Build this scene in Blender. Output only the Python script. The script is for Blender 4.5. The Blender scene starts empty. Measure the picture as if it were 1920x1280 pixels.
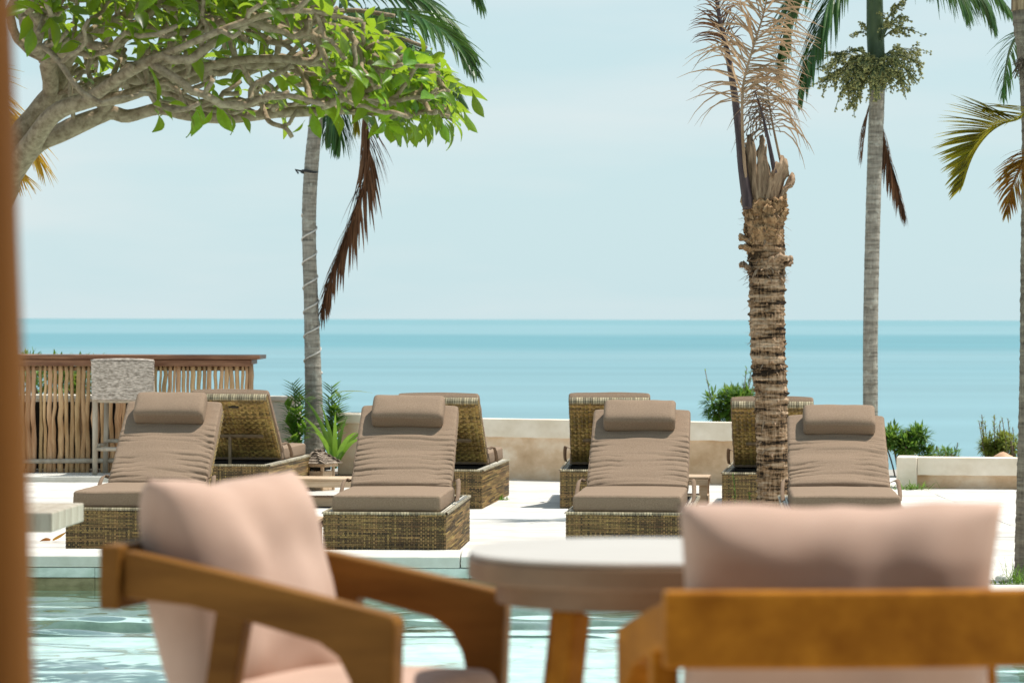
import bpy, bmesh, math, random
import numpy as np
from mathutils import Vector, Matrix, Euler, noise as mnoise

R = math.radians
C = bpy.context.scene.collection
S = bpy.context.scene
random.seed(7)

# ------------------------------------------------------------------ camera
F = 6080.0                       # focal length in pixels of a 1920 wide frame
cam = bpy.data.cameras.new('camera')
cam_o = bpy.data.objects.new('camera', cam); C.objects.link(cam_o)
cam.sensor_width = 36.0
cam.lens = F * 36.0 / 1920.0
cam.shift_y = -42.0 / 1920.0
cam.clip_start = 0.1
cam.clip_end = 600000.0
cam.dof.use_dof = True
cam.dof.focus_distance = 21.6
cam.dof.aperture_fstop = 6.0
cam_o.location = (0, 0, 1.5)
cam_o.rotation_euler = Euler((R(90), 0, 0))
cam_o.rotation_euler = (Matrix.Rotation(R(90), 3, 'X') @ Matrix.Rotation(R(0.124), 3, 'Z')).to_euler()
S.camera = cam_o

def at(px, py, Y):
    """World point seen at a place of the photograph, at the distance Y."""
    x = px + (py - 598) * 0.00216
    y = py - (px - 960) * 0.00216
    return Vector(((x - 960) / F * Y, Y, 1.5 - (y - 598) / F * Y))

# ------------------------------------------------------------------ light
SUN = Vector((0.40, 0.10, 0.91)).normalized()
w = bpy.data.worlds.new('World'); S.world = w; w.use_nodes = True
nt = w.node_tree; nt.nodes.clear()
sky = nt.nodes.new('ShaderNodeTexSky'); sky.sky_type = 'NISHITA'
sky.sun_disc = False
sky.sun_elevation = math.asin(SUN.z)
sky.sun_rotation = math.atan2(SUN.x, SUN.y)
sky.altitude = 60
sky.air_density = 1.0; sky.dust_density = 1.0; sky.ozone_density = 1.0
tc = nt.nodes.new('ShaderNodeTexCoord')
mp = nt.nodes.new('ShaderNodeMapping'); mp.inputs['Scale'].default_value = (4, 4, 22)
nz = nt.nodes.new('ShaderNodeTexNoise'); nz.inputs['Scale'].default_value = 1.0; nz.inputs['Detail'].default_value = 5
rp = nt.nodes.new('ShaderNodeValToRGB')
rp.color_ramp.elements[0].position = 0.46; rp.color_ramp.elements[0].color = (0, 0, 0, 1)
rp.color_ramp.elements[1].position = 0.68; rp.color_ramp.elements[1].color = (1, 1, 1, 1)
mx = nt.nodes.new('ShaderNodeMixRGB'); mx.blend_type = 'MIX'
# pale sea haze: thick towards the horizon, thinner overhead, with whiter streaks of cirrus in it
sep = nt.nodes.new('ShaderNodeSeparateXYZ')
mul = nt.nodes.new('ShaderNodeMapRange'); mul.inputs[1].default_value = 0.0; mul.inputs[2].default_value = 1.0
mul.inputs[3].default_value = 0.92; mul.inputs[4].default_value = 0.24
cir = nt.nodes.new('ShaderNodeMixRGB'); cir.inputs[1].default_value = (4.45, 5.80, 6.15, 1); cir.inputs[2].default_value = (5.45, 6.15, 6.35, 1)
tint = nt.nodes.new('ShaderNodeMixRGB'); tint.blend_type = 'MULTIPLY'; tint.inputs[0].default_value = 1.0
tint.inputs[2].default_value = SKY_TINT = (0.90, 1.0, 0.97, 1)
bg = nt.nodes.new('ShaderNodeBackground'); bg.inputs[1].default_value = 0.108
out = nt.nodes.new('ShaderNodeOutputWorld')
L = nt.links.new
L(tc.outputs['Generated'], mp.inputs[0]); L(mp.outputs[0], nz.inputs[0]); L(nz.outputs[0], rp.inputs[0])
L(tc.outputs['Generated'], sep.inputs[0]); L(sep.outputs[2], mul.inputs[0]); L(mul.outputs[0], mx.inputs[0]); L(rp.outputs[0], cir.inputs[0])
L(sky.outputs[0], tint.inputs[1]); L(tint.outputs[0], mx.inputs[1])
L(cir.outputs[0], mx.inputs[2])
L(mx.outputs[0], bg.inputs[0]); L(bg.outputs[0], out.inputs[0])

sun = bpy.data.lights.new('sun', 'SUN'); sun.energy = 4.3; sun.angle = R(0.53); sun.color = (1.0, 0.955, 0.89)
sun_o = bpy.data.objects.new('sun', sun); C.objects.link(sun_o)
sun_o.rotation_euler = SUN.to_track_quat('Z', 'Y').to_euler()

S.view_settings.view_transform = 'Standard'; S.view_settings.look = 'None'
S.view_settings.gamma = 1.0; S.view_settings.use_curve_mapping = False
S.view_settings.exposure = 0.35
S.cycles.max_bounces = 8; S.cycles.diffuse_bounces = 4; S.cycles.transparent_max_bounces = 16
S.cycles.use_denoising = True

# ------------------------------------------------------------------ helpers
class MB:
    def __init__(s): s.v = []; s.f = []
    def add(s, v, f):
        n = len(s.v); s.v += [tuple(p) for p in v]; s.f += [tuple(i + n for i in q) for q in f]
    def box(s, c, d, rot=None):
        c = Vector(c); h = Vector(d) / 2; vs = []
        for z in (-1, 1):
            for y in (-1, 1):
                for x in (-1, 1):
                    p = Vector((x * h.x, y * h.y, z * h.z))
                    if rot is not None: p = rot @ p
                    vs.append(c + p)
        s.add(vs, [(0, 2, 3, 1), (4, 5, 7, 6), (0, 1, 5, 4), (2, 6, 7, 3), (0, 4, 6, 2), (1, 3, 7, 5)])
    def beam(s, a, b, wx, wy):
        """square bar from a to b"""
        a = Vector(a); b = Vector(b); t = (b - a)
        rot = t.to_track_quat('Z', 'Y').to_matrix()
        s.box((a + b) / 2, (wx, wy, t.length), rot)
    def tube(s, pts, rad, n=8, cap=True):
        pts = [Vector(p) for p in pts]; m = len(pts)
        if not hasattr(rad, '__len__'): rad = [rad] * m
        t0 = (pts[1] - pts[0]).normalized()
        ref = Vector((0, 0, 1)) if abs(t0.z) < .9 else Vector((1, 0, 0))
        u = (ref - t0 * ref.dot(t0)).normalized(); vs = []
        for i in range(m):
            t = (pts[min(i + 1, m - 1)] - pts[max(i - 1, 0)])
            t = t.normalized() if t.length > 1e-9 else t0
            u = (u - t * u.dot(t)); u = u.normalized() if u.length > 1e-6 else t.orthogonal().normalized()
            q = t.cross(u)
            for k in range(n):
                a = 2 * math.pi * k / n
                vs.append(pts[i] + (u * math.cos(a) + q * math.sin(a)) * rad[i])
        fs = []
        for i in range(m - 1):
            for k in range(n):
                fs.append((i * n + k, i * n + (k + 1) % n, (i + 1) * n + (k + 1) % n, (i + 1) * n + k))
        if cap:
            fs.append(tuple(range(n - 1, -1, -1))); fs.append(tuple((m - 1) * n + k for k in range(n)))
        s.add(vs, fs)
    def strip(s, rows):
        """rows: list of equally long lists of points"""
        n = len(rows[0]); vs = [p for r in rows for p in r]; fs = []
        for i in range(len(rows) - 1):
            for k in range(n - 1):
                fs.append((i * n + k, i * n + k + 1, (i + 1) * n + k + 1, (i + 1) * n + k))
        s.add(vs, fs)
    def prism(s, poly, a0, a1, axis=0):
        """extrude a 2-D polygon (list of (p,q)) along an axis; axis 0 -> polygon in y,z"""
        n = len(poly)
        def mk(p, q, a): return (a, p, q) if axis == 0 else ((p, a, q) if axis == 1 else (p, q, a))
        vs = [mk(p, q, a0) for p, q in poly] + [mk(p, q, a1) for p, q in poly]
        fs = [tuple(range(n)), tuple(range(2 * n - 1, n - 1, -1))]
        for k in range(n):
            j = (k + 1) % n; fs.append((k, k + n, j + n, j))
        s.add(vs, fs)
    def mesh(s, name):
        me = bpy.data.meshes.new(name); me.from_pydata(s.v, [], s.f); me.validate(); return me
    def build(s, name, m, parent=None, smooth=False, bevel=0, seg=2, fix=False):
        me = s.mesh(name)
        if fix:
            b = bmesh.new(); b.from_mesh(me); bmesh.ops.recalc_face_normals(b, faces=b.faces); b.to_mesh(me); b.free()
        return link(name, me, m, parent, smooth, bevel, seg)

def link(name, me, m, parent=None, smooth=False, bevel=0, seg=2):
    if m is not None and not me.materials: me.materials.append(m)
    if smooth: me.polygons.foreach_set('use_smooth', [True] * len(me.polygons))
    o = bpy.data.objects.new(name, me); C.objects.link(o)
    if parent is not None: o.parent = parent
    if bevel:
        md = o.modifiers.new('bevel', 'BEVEL'); md.width = bevel; md.segments = seg; md.limit_method = 'ANGLE'; md.angle_limit = R(40)
    return o

def tag(o, label=None, cat=None, group=None, kind=None):
    if label: o['label'] = label
    if cat: o['category'] = cat
    if group: o['group'] = group
    if kind: o['kind'] = kind
    return o

def thing(name, label, cat, loc=(0, 0, 0), rz=0, group=None):
    o = bpy.data.objects.new(name, None); C.objects.link(o)
    o.empty_display_size = .2
    o.location = loc; o.rotation_euler = (0, 0, rz)
    return tag(o, label, cat, group)

def copy_tree(o, parent=None):
    c = o.copy(); C.objects.link(c)
    if parent is not None: c.parent = parent
    for ch in list(o.children): copy_tree(ch, c)
    return c

def bez(p, n):
    """Catmull-Rom through the points, n samples per span"""
    p = [Vector(q) for q in p]
    if len(p) < 3: return [p[0].lerp(p[-1], i / n) for i in range(n + 1)]
    q = [p[0] * 2 - p[1]] + p + [p[-1] * 2 - p[-2]]; o = []
    for i in range(1, len(q) - 2):
        a, b, c, d = q[i - 1:i + 3]
        for k in range(n):
            t = k / n
            o.append(.5 * ((2 * b) + (c - a) * t + (2 * a - 5 * b + 4 * c - d) * t * t + (3 * b - a - 3 * c + d) * t ** 3))
    o.append(p[-1]); return o

def lerps(xs, ys, x): return float(np.interp(x, xs, ys))
def nz3(x, y, z): return mnoise.noise(Vector((x, y, z)))

# ------------------------------------------------------------------ materials
def mat(name, c1, c2=None, scale=(8, 8, 8), detail=4, rough=.7, spec=.3, bump=0, bscale=None, island=0, objrand=0,
        mid=None, lo=.35, hi=.65, trans=None, transfac=.4, coat=0, bdist=.01, hue=0, sat_=1):
    m = bpy.data.materials.new(name); m.use_nodes = True
    t = m.node_tree; n = t.nodes; n.clear(); L = t.links.new
    o = n.new('ShaderNodeOutputMaterial'); b = n.new('ShaderNodeBsdfPrincipled')
    b.inputs['Roughness'].default_value = rough; b.inputs['Specular IOR Level'].default_value = spec
    if coat: b.inputs['Coat Weight'].default_value = coat; b.inputs['Coat Roughness'].default_value = .25
    tcn = n.new('ShaderNodeTexCoord'); mpn = n.new('ShaderNodeMapping'); mpn.inputs['Scale'].default_value = scale
    L(tcn.outputs['Object'], mpn.inputs[0])
    ns = n.new('ShaderNodeTexNoise'); ns.inputs['Scale'].default_value = 1; ns.inputs['Detail'].default_value = detail
    ns.inputs['Roughness'].default_value = .6
    L(mpn.outputs[0], ns.inputs[0])
    r = n.new('ShaderNodeValToRGB'); r.color_ramp.elements[0].position = lo; r.color_ramp.elements[1].position = hi
    r.color_ramp.elements[0].color = (*c1, 1); r.color_ramp.elements[1].color = (*(c2 or c1), 1)
    if mid: e = r.color_ramp.elements.new((lo + hi) / 2); e.color = (*mid, 1)
    L(ns.outputs[0], r.inputs[0]); col = r.outputs[0]
    for amt, kind in ((island, 'i'), (objrand, 'o')):
        if not amt: continue
        if kind == 'i': g = n.new('ShaderNodeNewGeometry'); src = g.outputs['Random Per Island']
        else: g = n.new('ShaderNodeObjectInfo'); src = g.outputs['Random']
        mr = n.new('ShaderNodeMapRange'); mr.inputs['To Min'].default_value = 1 - amt; mr.inputs['To Max'].default_value = 1 + amt
        L(src, mr.inputs[0])
        hs = n.new('ShaderNodeHueSaturation'); L(mr.outputs[0], hs.inputs['Value']); L(col, hs.inputs['Color'])
        if hue:
            ml = n.new('ShaderNodeMath'); ml.operation = 'MULTIPLY'; ml.inputs[1].default_value = 7.31; L(src, ml.inputs[0])
            fr = n.new('ShaderNodeMath'); fr.operation = 'FRACT'; L(ml.outputs[0], fr.inputs[0])
            m2 = n.new('ShaderNodeMapRange'); m2.inputs['To Min'].default_value = .5 - hue; m2.inputs['To Max'].default_value = .5 + hue
            L(fr.outputs[0], m2.inputs[0]); L(m2.outputs[0], hs.inputs['Hue'])
        col = hs.outputs[0]
    L(col, b.inputs['Base Color'])
    if bump:
        n2 = n.new('ShaderNodeTexNoise'); n2.inputs['Detail'].default_value = 5; n2.inputs['Scale'].default_value = 1
        m2 = n.new('ShaderNodeMapping'); m2.inputs['Scale'].default_value = bscale or scale
        L(tcn.outputs['Object'], m2.inputs[0]); L(m2.outputs[0], n2.inputs[0])
        bp = n.new('ShaderNodeBump'); bp.inputs['Strength'].default_value = bump; bp.inputs['Distance'].default_value = bdist
        L(n2.outputs[0], bp.inputs['Height']); L(bp.outputs[0], b.inputs['Normal'])
    if trans:
        tr = n.new('ShaderNodeBsdfTranslucent'); tr.inputs[0].default_value = (*trans, 1)
        ms = n.new('ShaderNodeMixShader'); ms.inputs[0].default_value = transfac
        if island or objrand:
            mm = n.new('ShaderNodeMixRGB'); mm.blend_type = 'MIX'; mm.inputs[0].default_value = .35
            mm.inputs[1].default_value = (*trans, 1); L(col, mm.inputs[2]); L(mm.outputs[0], tr.inputs[0])
        L(b.outputs[0], ms.inputs[1]); L(tr.outputs[0], ms.inputs[2]); L(ms.outputs[0], o.inputs[0])
    else: L(b.outputs[0], o.inputs[0])
    m['nodes'] = 1
    return m

M = {}
M['stone'] = mat('limestone', (.52, .485, .425), (.70, .67, .61), (3, 3, 3), 8, .75, .25, .12, (40, 40, 40), objrand=.12)
M['joint'] = mat('joint_sand', (.36, .33, .28), (.44, .41, .36), (9, 9, 9))
M['coping'] = mat('coping_stone', (.55, .53, .46), (.68, .66, .60), (5, 5, 5), 8, .75, .25, .2, (30, 30, 30), objrand=.06)
M['green_stone'] = mat('green_stone', (.20, .27, .20), (.36, .44, .35), (7, 7, 12), 7, .55, .35, .25, (30, 30, 30), objrand=.15)
M['green_dark'] = mat('algae_stone', (.13, .105, .045), (.24, .20, .105), (9, 9, 20), 7, .5, .4, .25, (40, 40, 40))
M['pale_course'] = mat('pale_pool_stone', (.36, .42, .36), (.58, .62, .57), (7, 7, 16), 7, .6, .3, .25, (30, 30, 30), objrand=.1)
M['pool_floor'] = mat('pool_floor', (.44, .56, .53), (.64, .74, .71), (6, 6, 6), 6, .6, .3)
M['plaster_tan'] = mat('plaster_tan', (.50, .33, .19), (.84, .70, .54), (2.0, 2.0, 2.6), 9, .85, .2, .25, (25, 25, 25), mid=(.68, .49, .32))
M['plaster_white'] = mat('plaster_white', (.74, .63, .48), (.90, .80, .66), (3, 3, 4), 9, .85, .2, .3, (25, 25, 25))
M['soil'] = mat('soil', (.05, .035, .022), (.12, .09, .06), (30, 30, 30), 6, .95, .1, .5)
M['fabric'] = mat('taupe_fabric', (.232, .162, .109), (.305, .220, .153), (170, 170, 170), 3, .92, .10, .5, (260, 260, 260), bdist=.003)
M['piping'] = mat('taupe_piping', (.20, .135, .09), (.25, .175, .12), (30, 30, 30), 3, .9, .12)
M['wicker'] = mat('synthetic_wicker', (.095, .055, .018), (.25, .165, .058), (3, 3, 60), 3, .45, .4, island=.8, hue=.012)
M['wicker_bounce'] = mat('bounce_lit_wicker', (.17, .105, .026), (.42, .29, .095), (3, 3, 60), 3, .45, .4, island=.6, hue=.012)  # same wicker, lighter and yellower: light bounced off the paving put into colour
M['rim'] = mat('wicker_rim', (.26, .21, .12), (.40, .34, .22), (20, 20, 20), 3, .4, .5, island=.45)  # cream tone carries the sunlit shine of the wraps
M['strap_deck'] = mat('wicker_strips', (.30, .26, .19), (.42, .38, .30), (3, 2, 3), 3, .35, .5, island=.7)
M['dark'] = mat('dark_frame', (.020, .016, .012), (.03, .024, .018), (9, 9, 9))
M['strut'] = mat('strut_wood', (.20, .14, .08), (.28, .2, .12), (20, 20, 4))
M['teak'] = mat('oiled_teak', (.25, .085, .005), (.47, .185, .016), (14, 2.2, 14), 5, .55, .12, .12, (60, 6, 60), lo=.3, hi=.7)
M['teak_shaded'] = mat('shaded_teak', (.125, .050, .008), (.24, .105, .020), (14, 2.2, 14), 5, .55, .12, .12, (60, 6, 60), lo=.3, hi=.7)  # same teak, darkened in colour for the shaded arm faces
M['post'] = mat('post_wood', (.115, .040, .005), (.22, .085, .012), (9, 9, 1.2), 6, .6, .10, .2, (40, 40, 4), lo=.3, hi=.7)
M['table_top'] = mat('table_wood', (.50, .43, .36), (.60, .53, .45), (2.5, 14, 14), 5, .32, .5, .1, (6, 60, 60), lo=.3, hi=.7)  # sun glare put into the colour, paler than the same table's edge
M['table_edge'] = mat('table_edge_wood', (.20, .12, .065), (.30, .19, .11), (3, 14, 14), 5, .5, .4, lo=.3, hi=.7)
M['pale_wood'] = mat('bleached_wood', (.40, .27, .16), (.58, .43, .29), (3, 26, 26), 5, .7, .25, .2, (6, 80, 80), objrand=.1)
M['grey_wood'] = mat('weathered_wood', (.34, .28, .21), (.50, .44, .35), (18, 18, 3), 5, .8, .2, .25, (60, 60, 8), objrand=.12)
M['bar_wood'] = mat('bar_top_wood', (.16, .065, .030), (.30, .145, .075), (3, 22, 22), 5, .5, .35, .15, (8, 60, 60), objrand=.12)
M['stick'] = mat('stick_wood', (.40, .225, .105), (.68, .45, .25), (24, 24, 3.2), 5, .8, .2, .35, (60, 60, 10), objrand=.22, hue=.012)
M['banana'] = mat('woven_banana_leaf', (.20, .165, .13), (.66, .57, .49), (26, 26, 90), 4, .85, .15, island=.5)
M['blush'] = mat('blush_linen', (.455, .305, .23), (.52, .36, .28), (4, 4, 4), 4, .95, .1, .3, (300, 300, 300), bdist=.002)
M['frang_bark'] = mat('frangipani_bark', (.18, .125, .074), (.43, .33, .22), (30, 30, 30), 6, .85, .15, .6, (60, 60, 60), bdist=.012, lo=.3, hi=.7)
M['frang_leaf'] = mat('frangipani_leaf', (.036, .110, .010), (.080, .175, .018), (9, 9, 9), 3, .36, .45, objrand=.6, island=.45, hue=.03,
                      trans=(.50, .70, .035), transfac=.54)
M['palm_leaf'] = mat('palm_leaflet', (.026, .078, .010), (.062, .140, .022), (4, 4, 4), 3, .38, .5, island=.4, hue=.02, trans=(.10, .20, .03), transfac=.25)
M['yellow_leaf'] = mat('yellow_leaflet', (.34, .20, .022), (.46, .30, .035), (4, 4, 4), 3, .5, .3, island=.35, hue=.02, trans=(.60, .36, .03), transfac=.4)
M['olive_leaf'] = mat('olive_leaflet', (.22, .19, .018), (.32, .28, .026), (4, 4, 4), 3, .45, .35, island=.35, hue=.02, trans=(.62, .52, .03), transfac=.5)
M['rust_leaf'] = mat('rusty_leaflet', (.24, .11, .018), (.32, .17, .025), (4, 4, 4), 3, .5, .3, island=.4, hue=.025, trans=(.62, .32, .03), transfac=.5)
M['dead_leaf'] = mat('dead_leaflet', (.34, .22, .125), (.50, .35, .22), (5, 5, 5), 3, .7, .2, island=.35, trans=(.5, .34, .2), transfac=.25)
M['brown_leaf'] = mat('brown_leaflet', (.145, .070, .036), (.235, .120, .062), (5, 5, 5), 3, .7, .2, island=.4, trans=(.2, .08, .03), transfac=.2)
M['dark_stem'] = mat('dark_stem', (.045, .030, .032), (.095, .065, .062), (20, 20, 5), 3, .6, .3)
M['green_stem'] = mat('crownshaft', (.045, .075, .030), (.10, .14, .060), (8, 8, 3), 3, .5, .4)
M['fruit'] = mat('palm_fruit', (.22, .22, .07), (.36, .35, .14), (30, 30, 30), 3, .6, .3, island=.35)
M['fern'] = mat('fern_leaf', (.05, .14, .018), (.12, .24, .03), (9, 9, 9), 3, .4, .45, island=.35, hue=.02, trans=(.28, .46, .04), transfac=.4)
M['bush'] = mat('bush_leaf', (.055, .135, .018), (.12, .22, .035), (9, 9, 9), 3, .45, .4, island=.5, hue=.03, trans=(.30, .46, .06), transfac=.4)
M['bush_yellow'] = mat('bush_leaf_yellow', (.12, .17, .03), (.22, .25, .045), (9, 9, 9), 3, .5, .3, island=.4, hue=.03, trans=(.35, .4, .06), transfac=.35)
M['twig'] = mat('twig', (.10, .07, .045), (.18, .13, .085), (20, 20, 20))
M['hill'] = mat('hillside', (.05, .075, .025), (.16, .14, .07), (1, 1, 1), 8, .95, .1, .4)
M['tan_rock'] = mat('tan_rock', (.50, .30, .18), (.62, .42, .28), (6, 6, 6), 6, .9, .15, .3)
M['white_rock'] = mat('white_rock', (.62, .58, .50), (.75, .72, .66), (20, 20, 20), 6, .8, .2, .3)
M['roof_shingle'] = mat('lantern_shingle', (.16, .12, .09), (.30, .24, .18), (20, 20, 20), 4, .85, .15, .3, objrand=.3)
M['cord'] = mat('pale_cord', (.62, .58, .52), (.7, .66, .6), (9, 9, 9))
M['iron'] = mat('black_iron', (.02, .02, .02), (.035, .035, .035), (20, 20, 20), 3, .5, .4)

def bark_mat(name, c_lo, c_hi, ring, top=None, ztop=(0, 1), lich=None, bump=.7, gap_shade=.5, pos=(.48, .64, .95)):
    """palm bark: noise squeezed into horizontal bands, fine vertical fibre, optional lichen and a warmer young top"""
    m = bpy.data.materials.new(name); m.use_nodes = True
    t = m.node_tree; n = t.nodes; n.clear(); L = t.links.new
    o = n.new('ShaderNodeOutputMaterial'); b = n.new('ShaderNodeBsdfPrincipled'); b.inputs['Roughness'].default_value = .85
    b.inputs['Specular IOR Level'].default_value = .2
    tcn = n.new('ShaderNodeTexCoord')
    def noise_(sc, det=5, rough=.65):
        mpn = n.new('ShaderNodeMapping'); mpn.inputs['Scale'].default_value = sc
        L(tcn.outputs['Object'], mpn.inputs[0]); q = n.new('ShaderNodeTexNoise'); q.inputs['Scale'].default_value = 1
        q.inputs['Detail'].default_value = det; q.inputs['Roughness'].default_value = rough; L(mpn.outputs[0], q.inputs[0]); return q.outputs[0]
    a = noise_((3.2, 3.2, ring)); f = noise_((55, 55, 7)); g = noise_((9, 9, ring * 1.6))
    add = n.new('ShaderNodeMath'); add.operation = 'MULTIPLY_ADD'; add.inputs[1].default_value = .45; L(f, add.inputs[0]); L(a, add.inputs[2])
    r = n.new('ShaderNodeValToRGB'); r.color_ramp.elements[0].position = pos[0]; r.color_ramp.elements[1].position = pos[2]
    r.color_ramp.elements[0].color = (*[c * gap_shade for c in c_lo], 1); r.color_ramp.elements[1].color = (*c_hi, 1)  # lowest bands near-black: shade in the bark gaps put into colour
    e = r.color_ramp.elements.new(pos[1]); e.color = (*c_lo, 1); L(add.outputs[0], r.inputs[0]); col = r.outputs[0]
    if top:
        sp = n.new('ShaderNodeSeparateXYZ'); L(tcn.outputs['Object'], sp.inputs[0])
        mr = n.new('ShaderNodeMapRange'); mr.inputs[1].default_value, mr.inputs[2].default_value = ztop; L(sp.outputs[2], mr.inputs[0])
        rt = n.new('ShaderNodeValToRGB'); rt.color_ramp.elements[0].position = pos[0]; rt.color_ramp.elements[1].position = pos[2]
        rt.color_ramp.elements[0].color = (*[c * .25 for c in top], 1); rt.color_ramp.elements[1].color = (*top, 1); L(add.outputs[0], rt.inputs[0])
        mx = n.new('ShaderNodeMixRGB'); L(mr.outputs[0], mx.inputs[0]); L(col, mx.inputs[1]); L(rt.outputs[0], mx.inputs[2]); col = mx.outputs[0]
    if lich:
        q = noise_((13, 13, 13), 6); rl = n.new('ShaderNodeValToRGB'); rl.color_ramp.elements[0].position = .54; rl.color_ramp.elements[1].position = .66
        rl.color_ramp.elements[1].color = (.8, .8, .8, 1); rl.color_ramp.elements[0].color = (0, 0, 0, 1); L(q, rl.inputs[0])
        mx = n.new('ShaderNodeMixRGB'); L(rl.outputs[0], mx.inputs[0]); L(col, mx.inputs[1]); mx.inputs[2].default_value = (*lich, 1); col = mx.outputs[0]
    L(col, b.inputs['Base Color'])
    bp = n.new('ShaderNodeBump'); bp.inputs['Strength'].default_value = bump; bp.inputs['Distance'].default_value = .02
    L(add.outputs[0], bp.inputs['Height']); L(bp.outputs[0], b.inputs['Normal']); L(b.outputs[0], o.inputs[0])
    return m
M['bark_rough'] = bark_mat('shaggy_bark', (.24, .145, .075), (.58, .42, .28), 30, top=(.52, .29, .13), ztop=(1.9, 2.35), gap_shade=.10, bump=1.0, pos=(.635, .715, .90))
M['bark_grey'] = bark_mat('grey_palm_bark', (.23, .205, .165), (.46, .42, .35), 30, lich=(.50, .48, .40), gap_shade=.45)
M['bark_brown'] = bark_mat('brown_palm_bark', (.17, .13, .095), (.34, .275, .205), 34, gap_shade=.25)
# ------------------------------------------------------------------ sea and hillside
def sea_material():
    m = bpy.data.materials.new('sea_water'); m.use_nodes = True
    t = m.node_tree; n = t.nodes; n.clear(); L = t.links.new
    o = n.new('ShaderNodeOutputMaterial'); b = n.new('ShaderNodeBsdfPrincipled')
    b.inputs['Roughness'].default_value = .55; b.inputs['Specular IOR Level'].default_value = .12
    g = n.new('ShaderNodeNewGeometry'); sp = n.new('ShaderNodeSeparateXYZ'); L(g.outputs['Position'], sp.inputs[0])
    def nz(sc, det=4):
        mp = n.new('ShaderNodeMapping'); mp.inputs['Scale'].default_value = sc; L(g.outputs['Position'], mp.inputs[0])
        q = n.new('ShaderNodeTexNoise'); q.inputs['Scale'].default_value = 1; q.inputs['Detail'].default_value = det; L(mp.outputs[0], q.inputs[0]); return q.outputs[0]
    # bands of smooth and wind-ruffled water: distance, bent by noise
    wob = n.new('ShaderNodeMath'); wob.operation = 'MULTIPLY_ADD'; wob.inputs[1].default_value = 3400; L(nz((.0005, .00012, 0)), wob.inputs[0]); L(sp.outputs[1], wob.inputs[2])
    lg = n.new('ShaderNodeMath'); lg.operation = 'LOGARITHM'; lg.inputs[1].default_value = 10; L(wob.outputs[0], lg.inputs[0])
    mr = n.new('ShaderNodeMapRange'); mr.inputs[1].default_value = 3.4; mr.inputs[2].default_value = 5.2; L(lg.outputs[0], mr.inputs[0])
    r = n.new('ShaderNodeValToRGB'); cr = r.color_ramp
    near, mid_, teal, aqua, far = (.182, .308, .336), (.162, .292, .322), (.120, .268, .302), (.186, .320, .348), (.162, .304, .332)
    cr.elements[0].position = 0.0; cr.elements[0].color = (*near, 1)
    cr.elements[1].position = 1.0; cr.elements[1].color = (*far, 1)
    for p, c in ((.13, near), (.20, mid_), (.26, near), (.31, teal), (.405, teal), (.445, aqua), (.60, aqua), (.66, far)):
        e = cr.elements.new(p); e.color = (*c, 1)
    L(mr.outputs[0], r.inputs[0])
    hs = n.new('ShaderNodeHueSaturation'); L(r.outputs[0], hs.inputs['Color'])
    m2 = n.new('ShaderNodeMapRange'); m2.inputs[1].default_value = .3; m2.inputs[2].default_value = .7; m2.inputs[3].default_value = .90; m2.inputs[4].default_value = 1.10
    L(nz((.0007, .004, 0), 6), m2.inputs[0]); L(m2.outputs[0], hs.inputs['Value'])
    L(hs.outputs[0], b.inputs['Base Color'])
    bp = n.new('ShaderNodeBump'); bp.inputs['Strength'].default_value = .25; bp.inputs['Distance'].default_value = .6
    L(nz((.05, .12, 0), 5), bp.inputs['Height']); L(bp.outputs[0], b.inputs['Normal']); L(b.outputs[0], o.inputs[0])
    return m
mb = MB()
ys = [45, 300, 1000, 3000, 9000, 27000, 80000, 200000, 420000]
mb.strip([[(k * y * .45 - 60 * (1 if k < 0 else -1) * 3, y, -60) for k in (-2, -1, 0, 1, 2)] for y in ys])
tag(mb.build('sea', sea_material()), kind='structure')

# ground beyond the wall, falling to the shore
mb = MB(); rows = []
for j in range(40):
    Y = 29.2 + j * 1.1 + .02 * j * j
    row = []
    for i in range(61):
        X = -30 + i
        d = max(0, Y - 32.5)
        z = -.30 - .10 * d - .028 * d * d + (.35 * nz3(X * .35, Y * .35, 1) * min(1, d * .3))
        row.append((X, Y, max(z, -64)))
    rows.append(row)
mb.strip(rows)
tag(mb.build('hillside', M['hill'], smooth=True), kind='structure')

# ------------------------------------------------------------------ pool deck: base and single paving slabs
ZL = .08                                                   # top of the raised pool lip
mb = MB()
mb.box((0, 26.24, -.26), (26, 12.92, .504))                   # behind the pool lip
mb.box((7.7, 18.54, -.26), (10.6, 2.48, .504))                # arm beside the pool
mb.box((-8.1, 16.54, -.26), (9.8, 6.48, .504))
mb.box((-7.3, 10.9, -.255), (11.4, 4.6, .49))             # ledge the pedestal table stands on
deck = tag(mb.build('pool_deck', M['joint']), kind='structure')
pv = []
for k in range(4):                                         # four slightly different slabs, shared
    m_ = MB(); m_.box((0, 0, -.02), (.795, .595, .04)); b = bmesh.new(); me = m_.mesh('paving_slab')
    b.from_mesh(me); bmesh.ops.bevel(b, geom=[e for e in b.edges if all(v.co.z > -.001 for v in e.verts)], offset=.002, segments=1, affect='EDGES')
    for v in b.verts: v.co.z += .0015 * math.sin(v.co.x * 3 + k * 2) * (1 if v.co.z > -.03 else 0)
    b.to_mesh(me); b.free(); me.materials.append(M['stone']); pv.append(me)
def slab(X, Y, k):
    o = bpy.data.objects.new('paving_slab', pv[k % 4]); C.objects.link(o); o.parent = deck
    o.location = (X, Y, random.uniform(-.001, .0015)); o.rotation_euler = (random.uniform(-.0015, .0015), random.uniform(-.0012, .0012), 0)
for j in range(18):
    for i in range(13):
        X = -4.75 + i * .80; Y = 20.36 + j * .60
        slab(X, Y, random.randrange(4))
for j in range(5):
    for i in range(5): slab(2.62 + i * .80 + (.2 if j % 2 else 0), 17.66 + j * .60 - .02, random.randrange(4))

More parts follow.
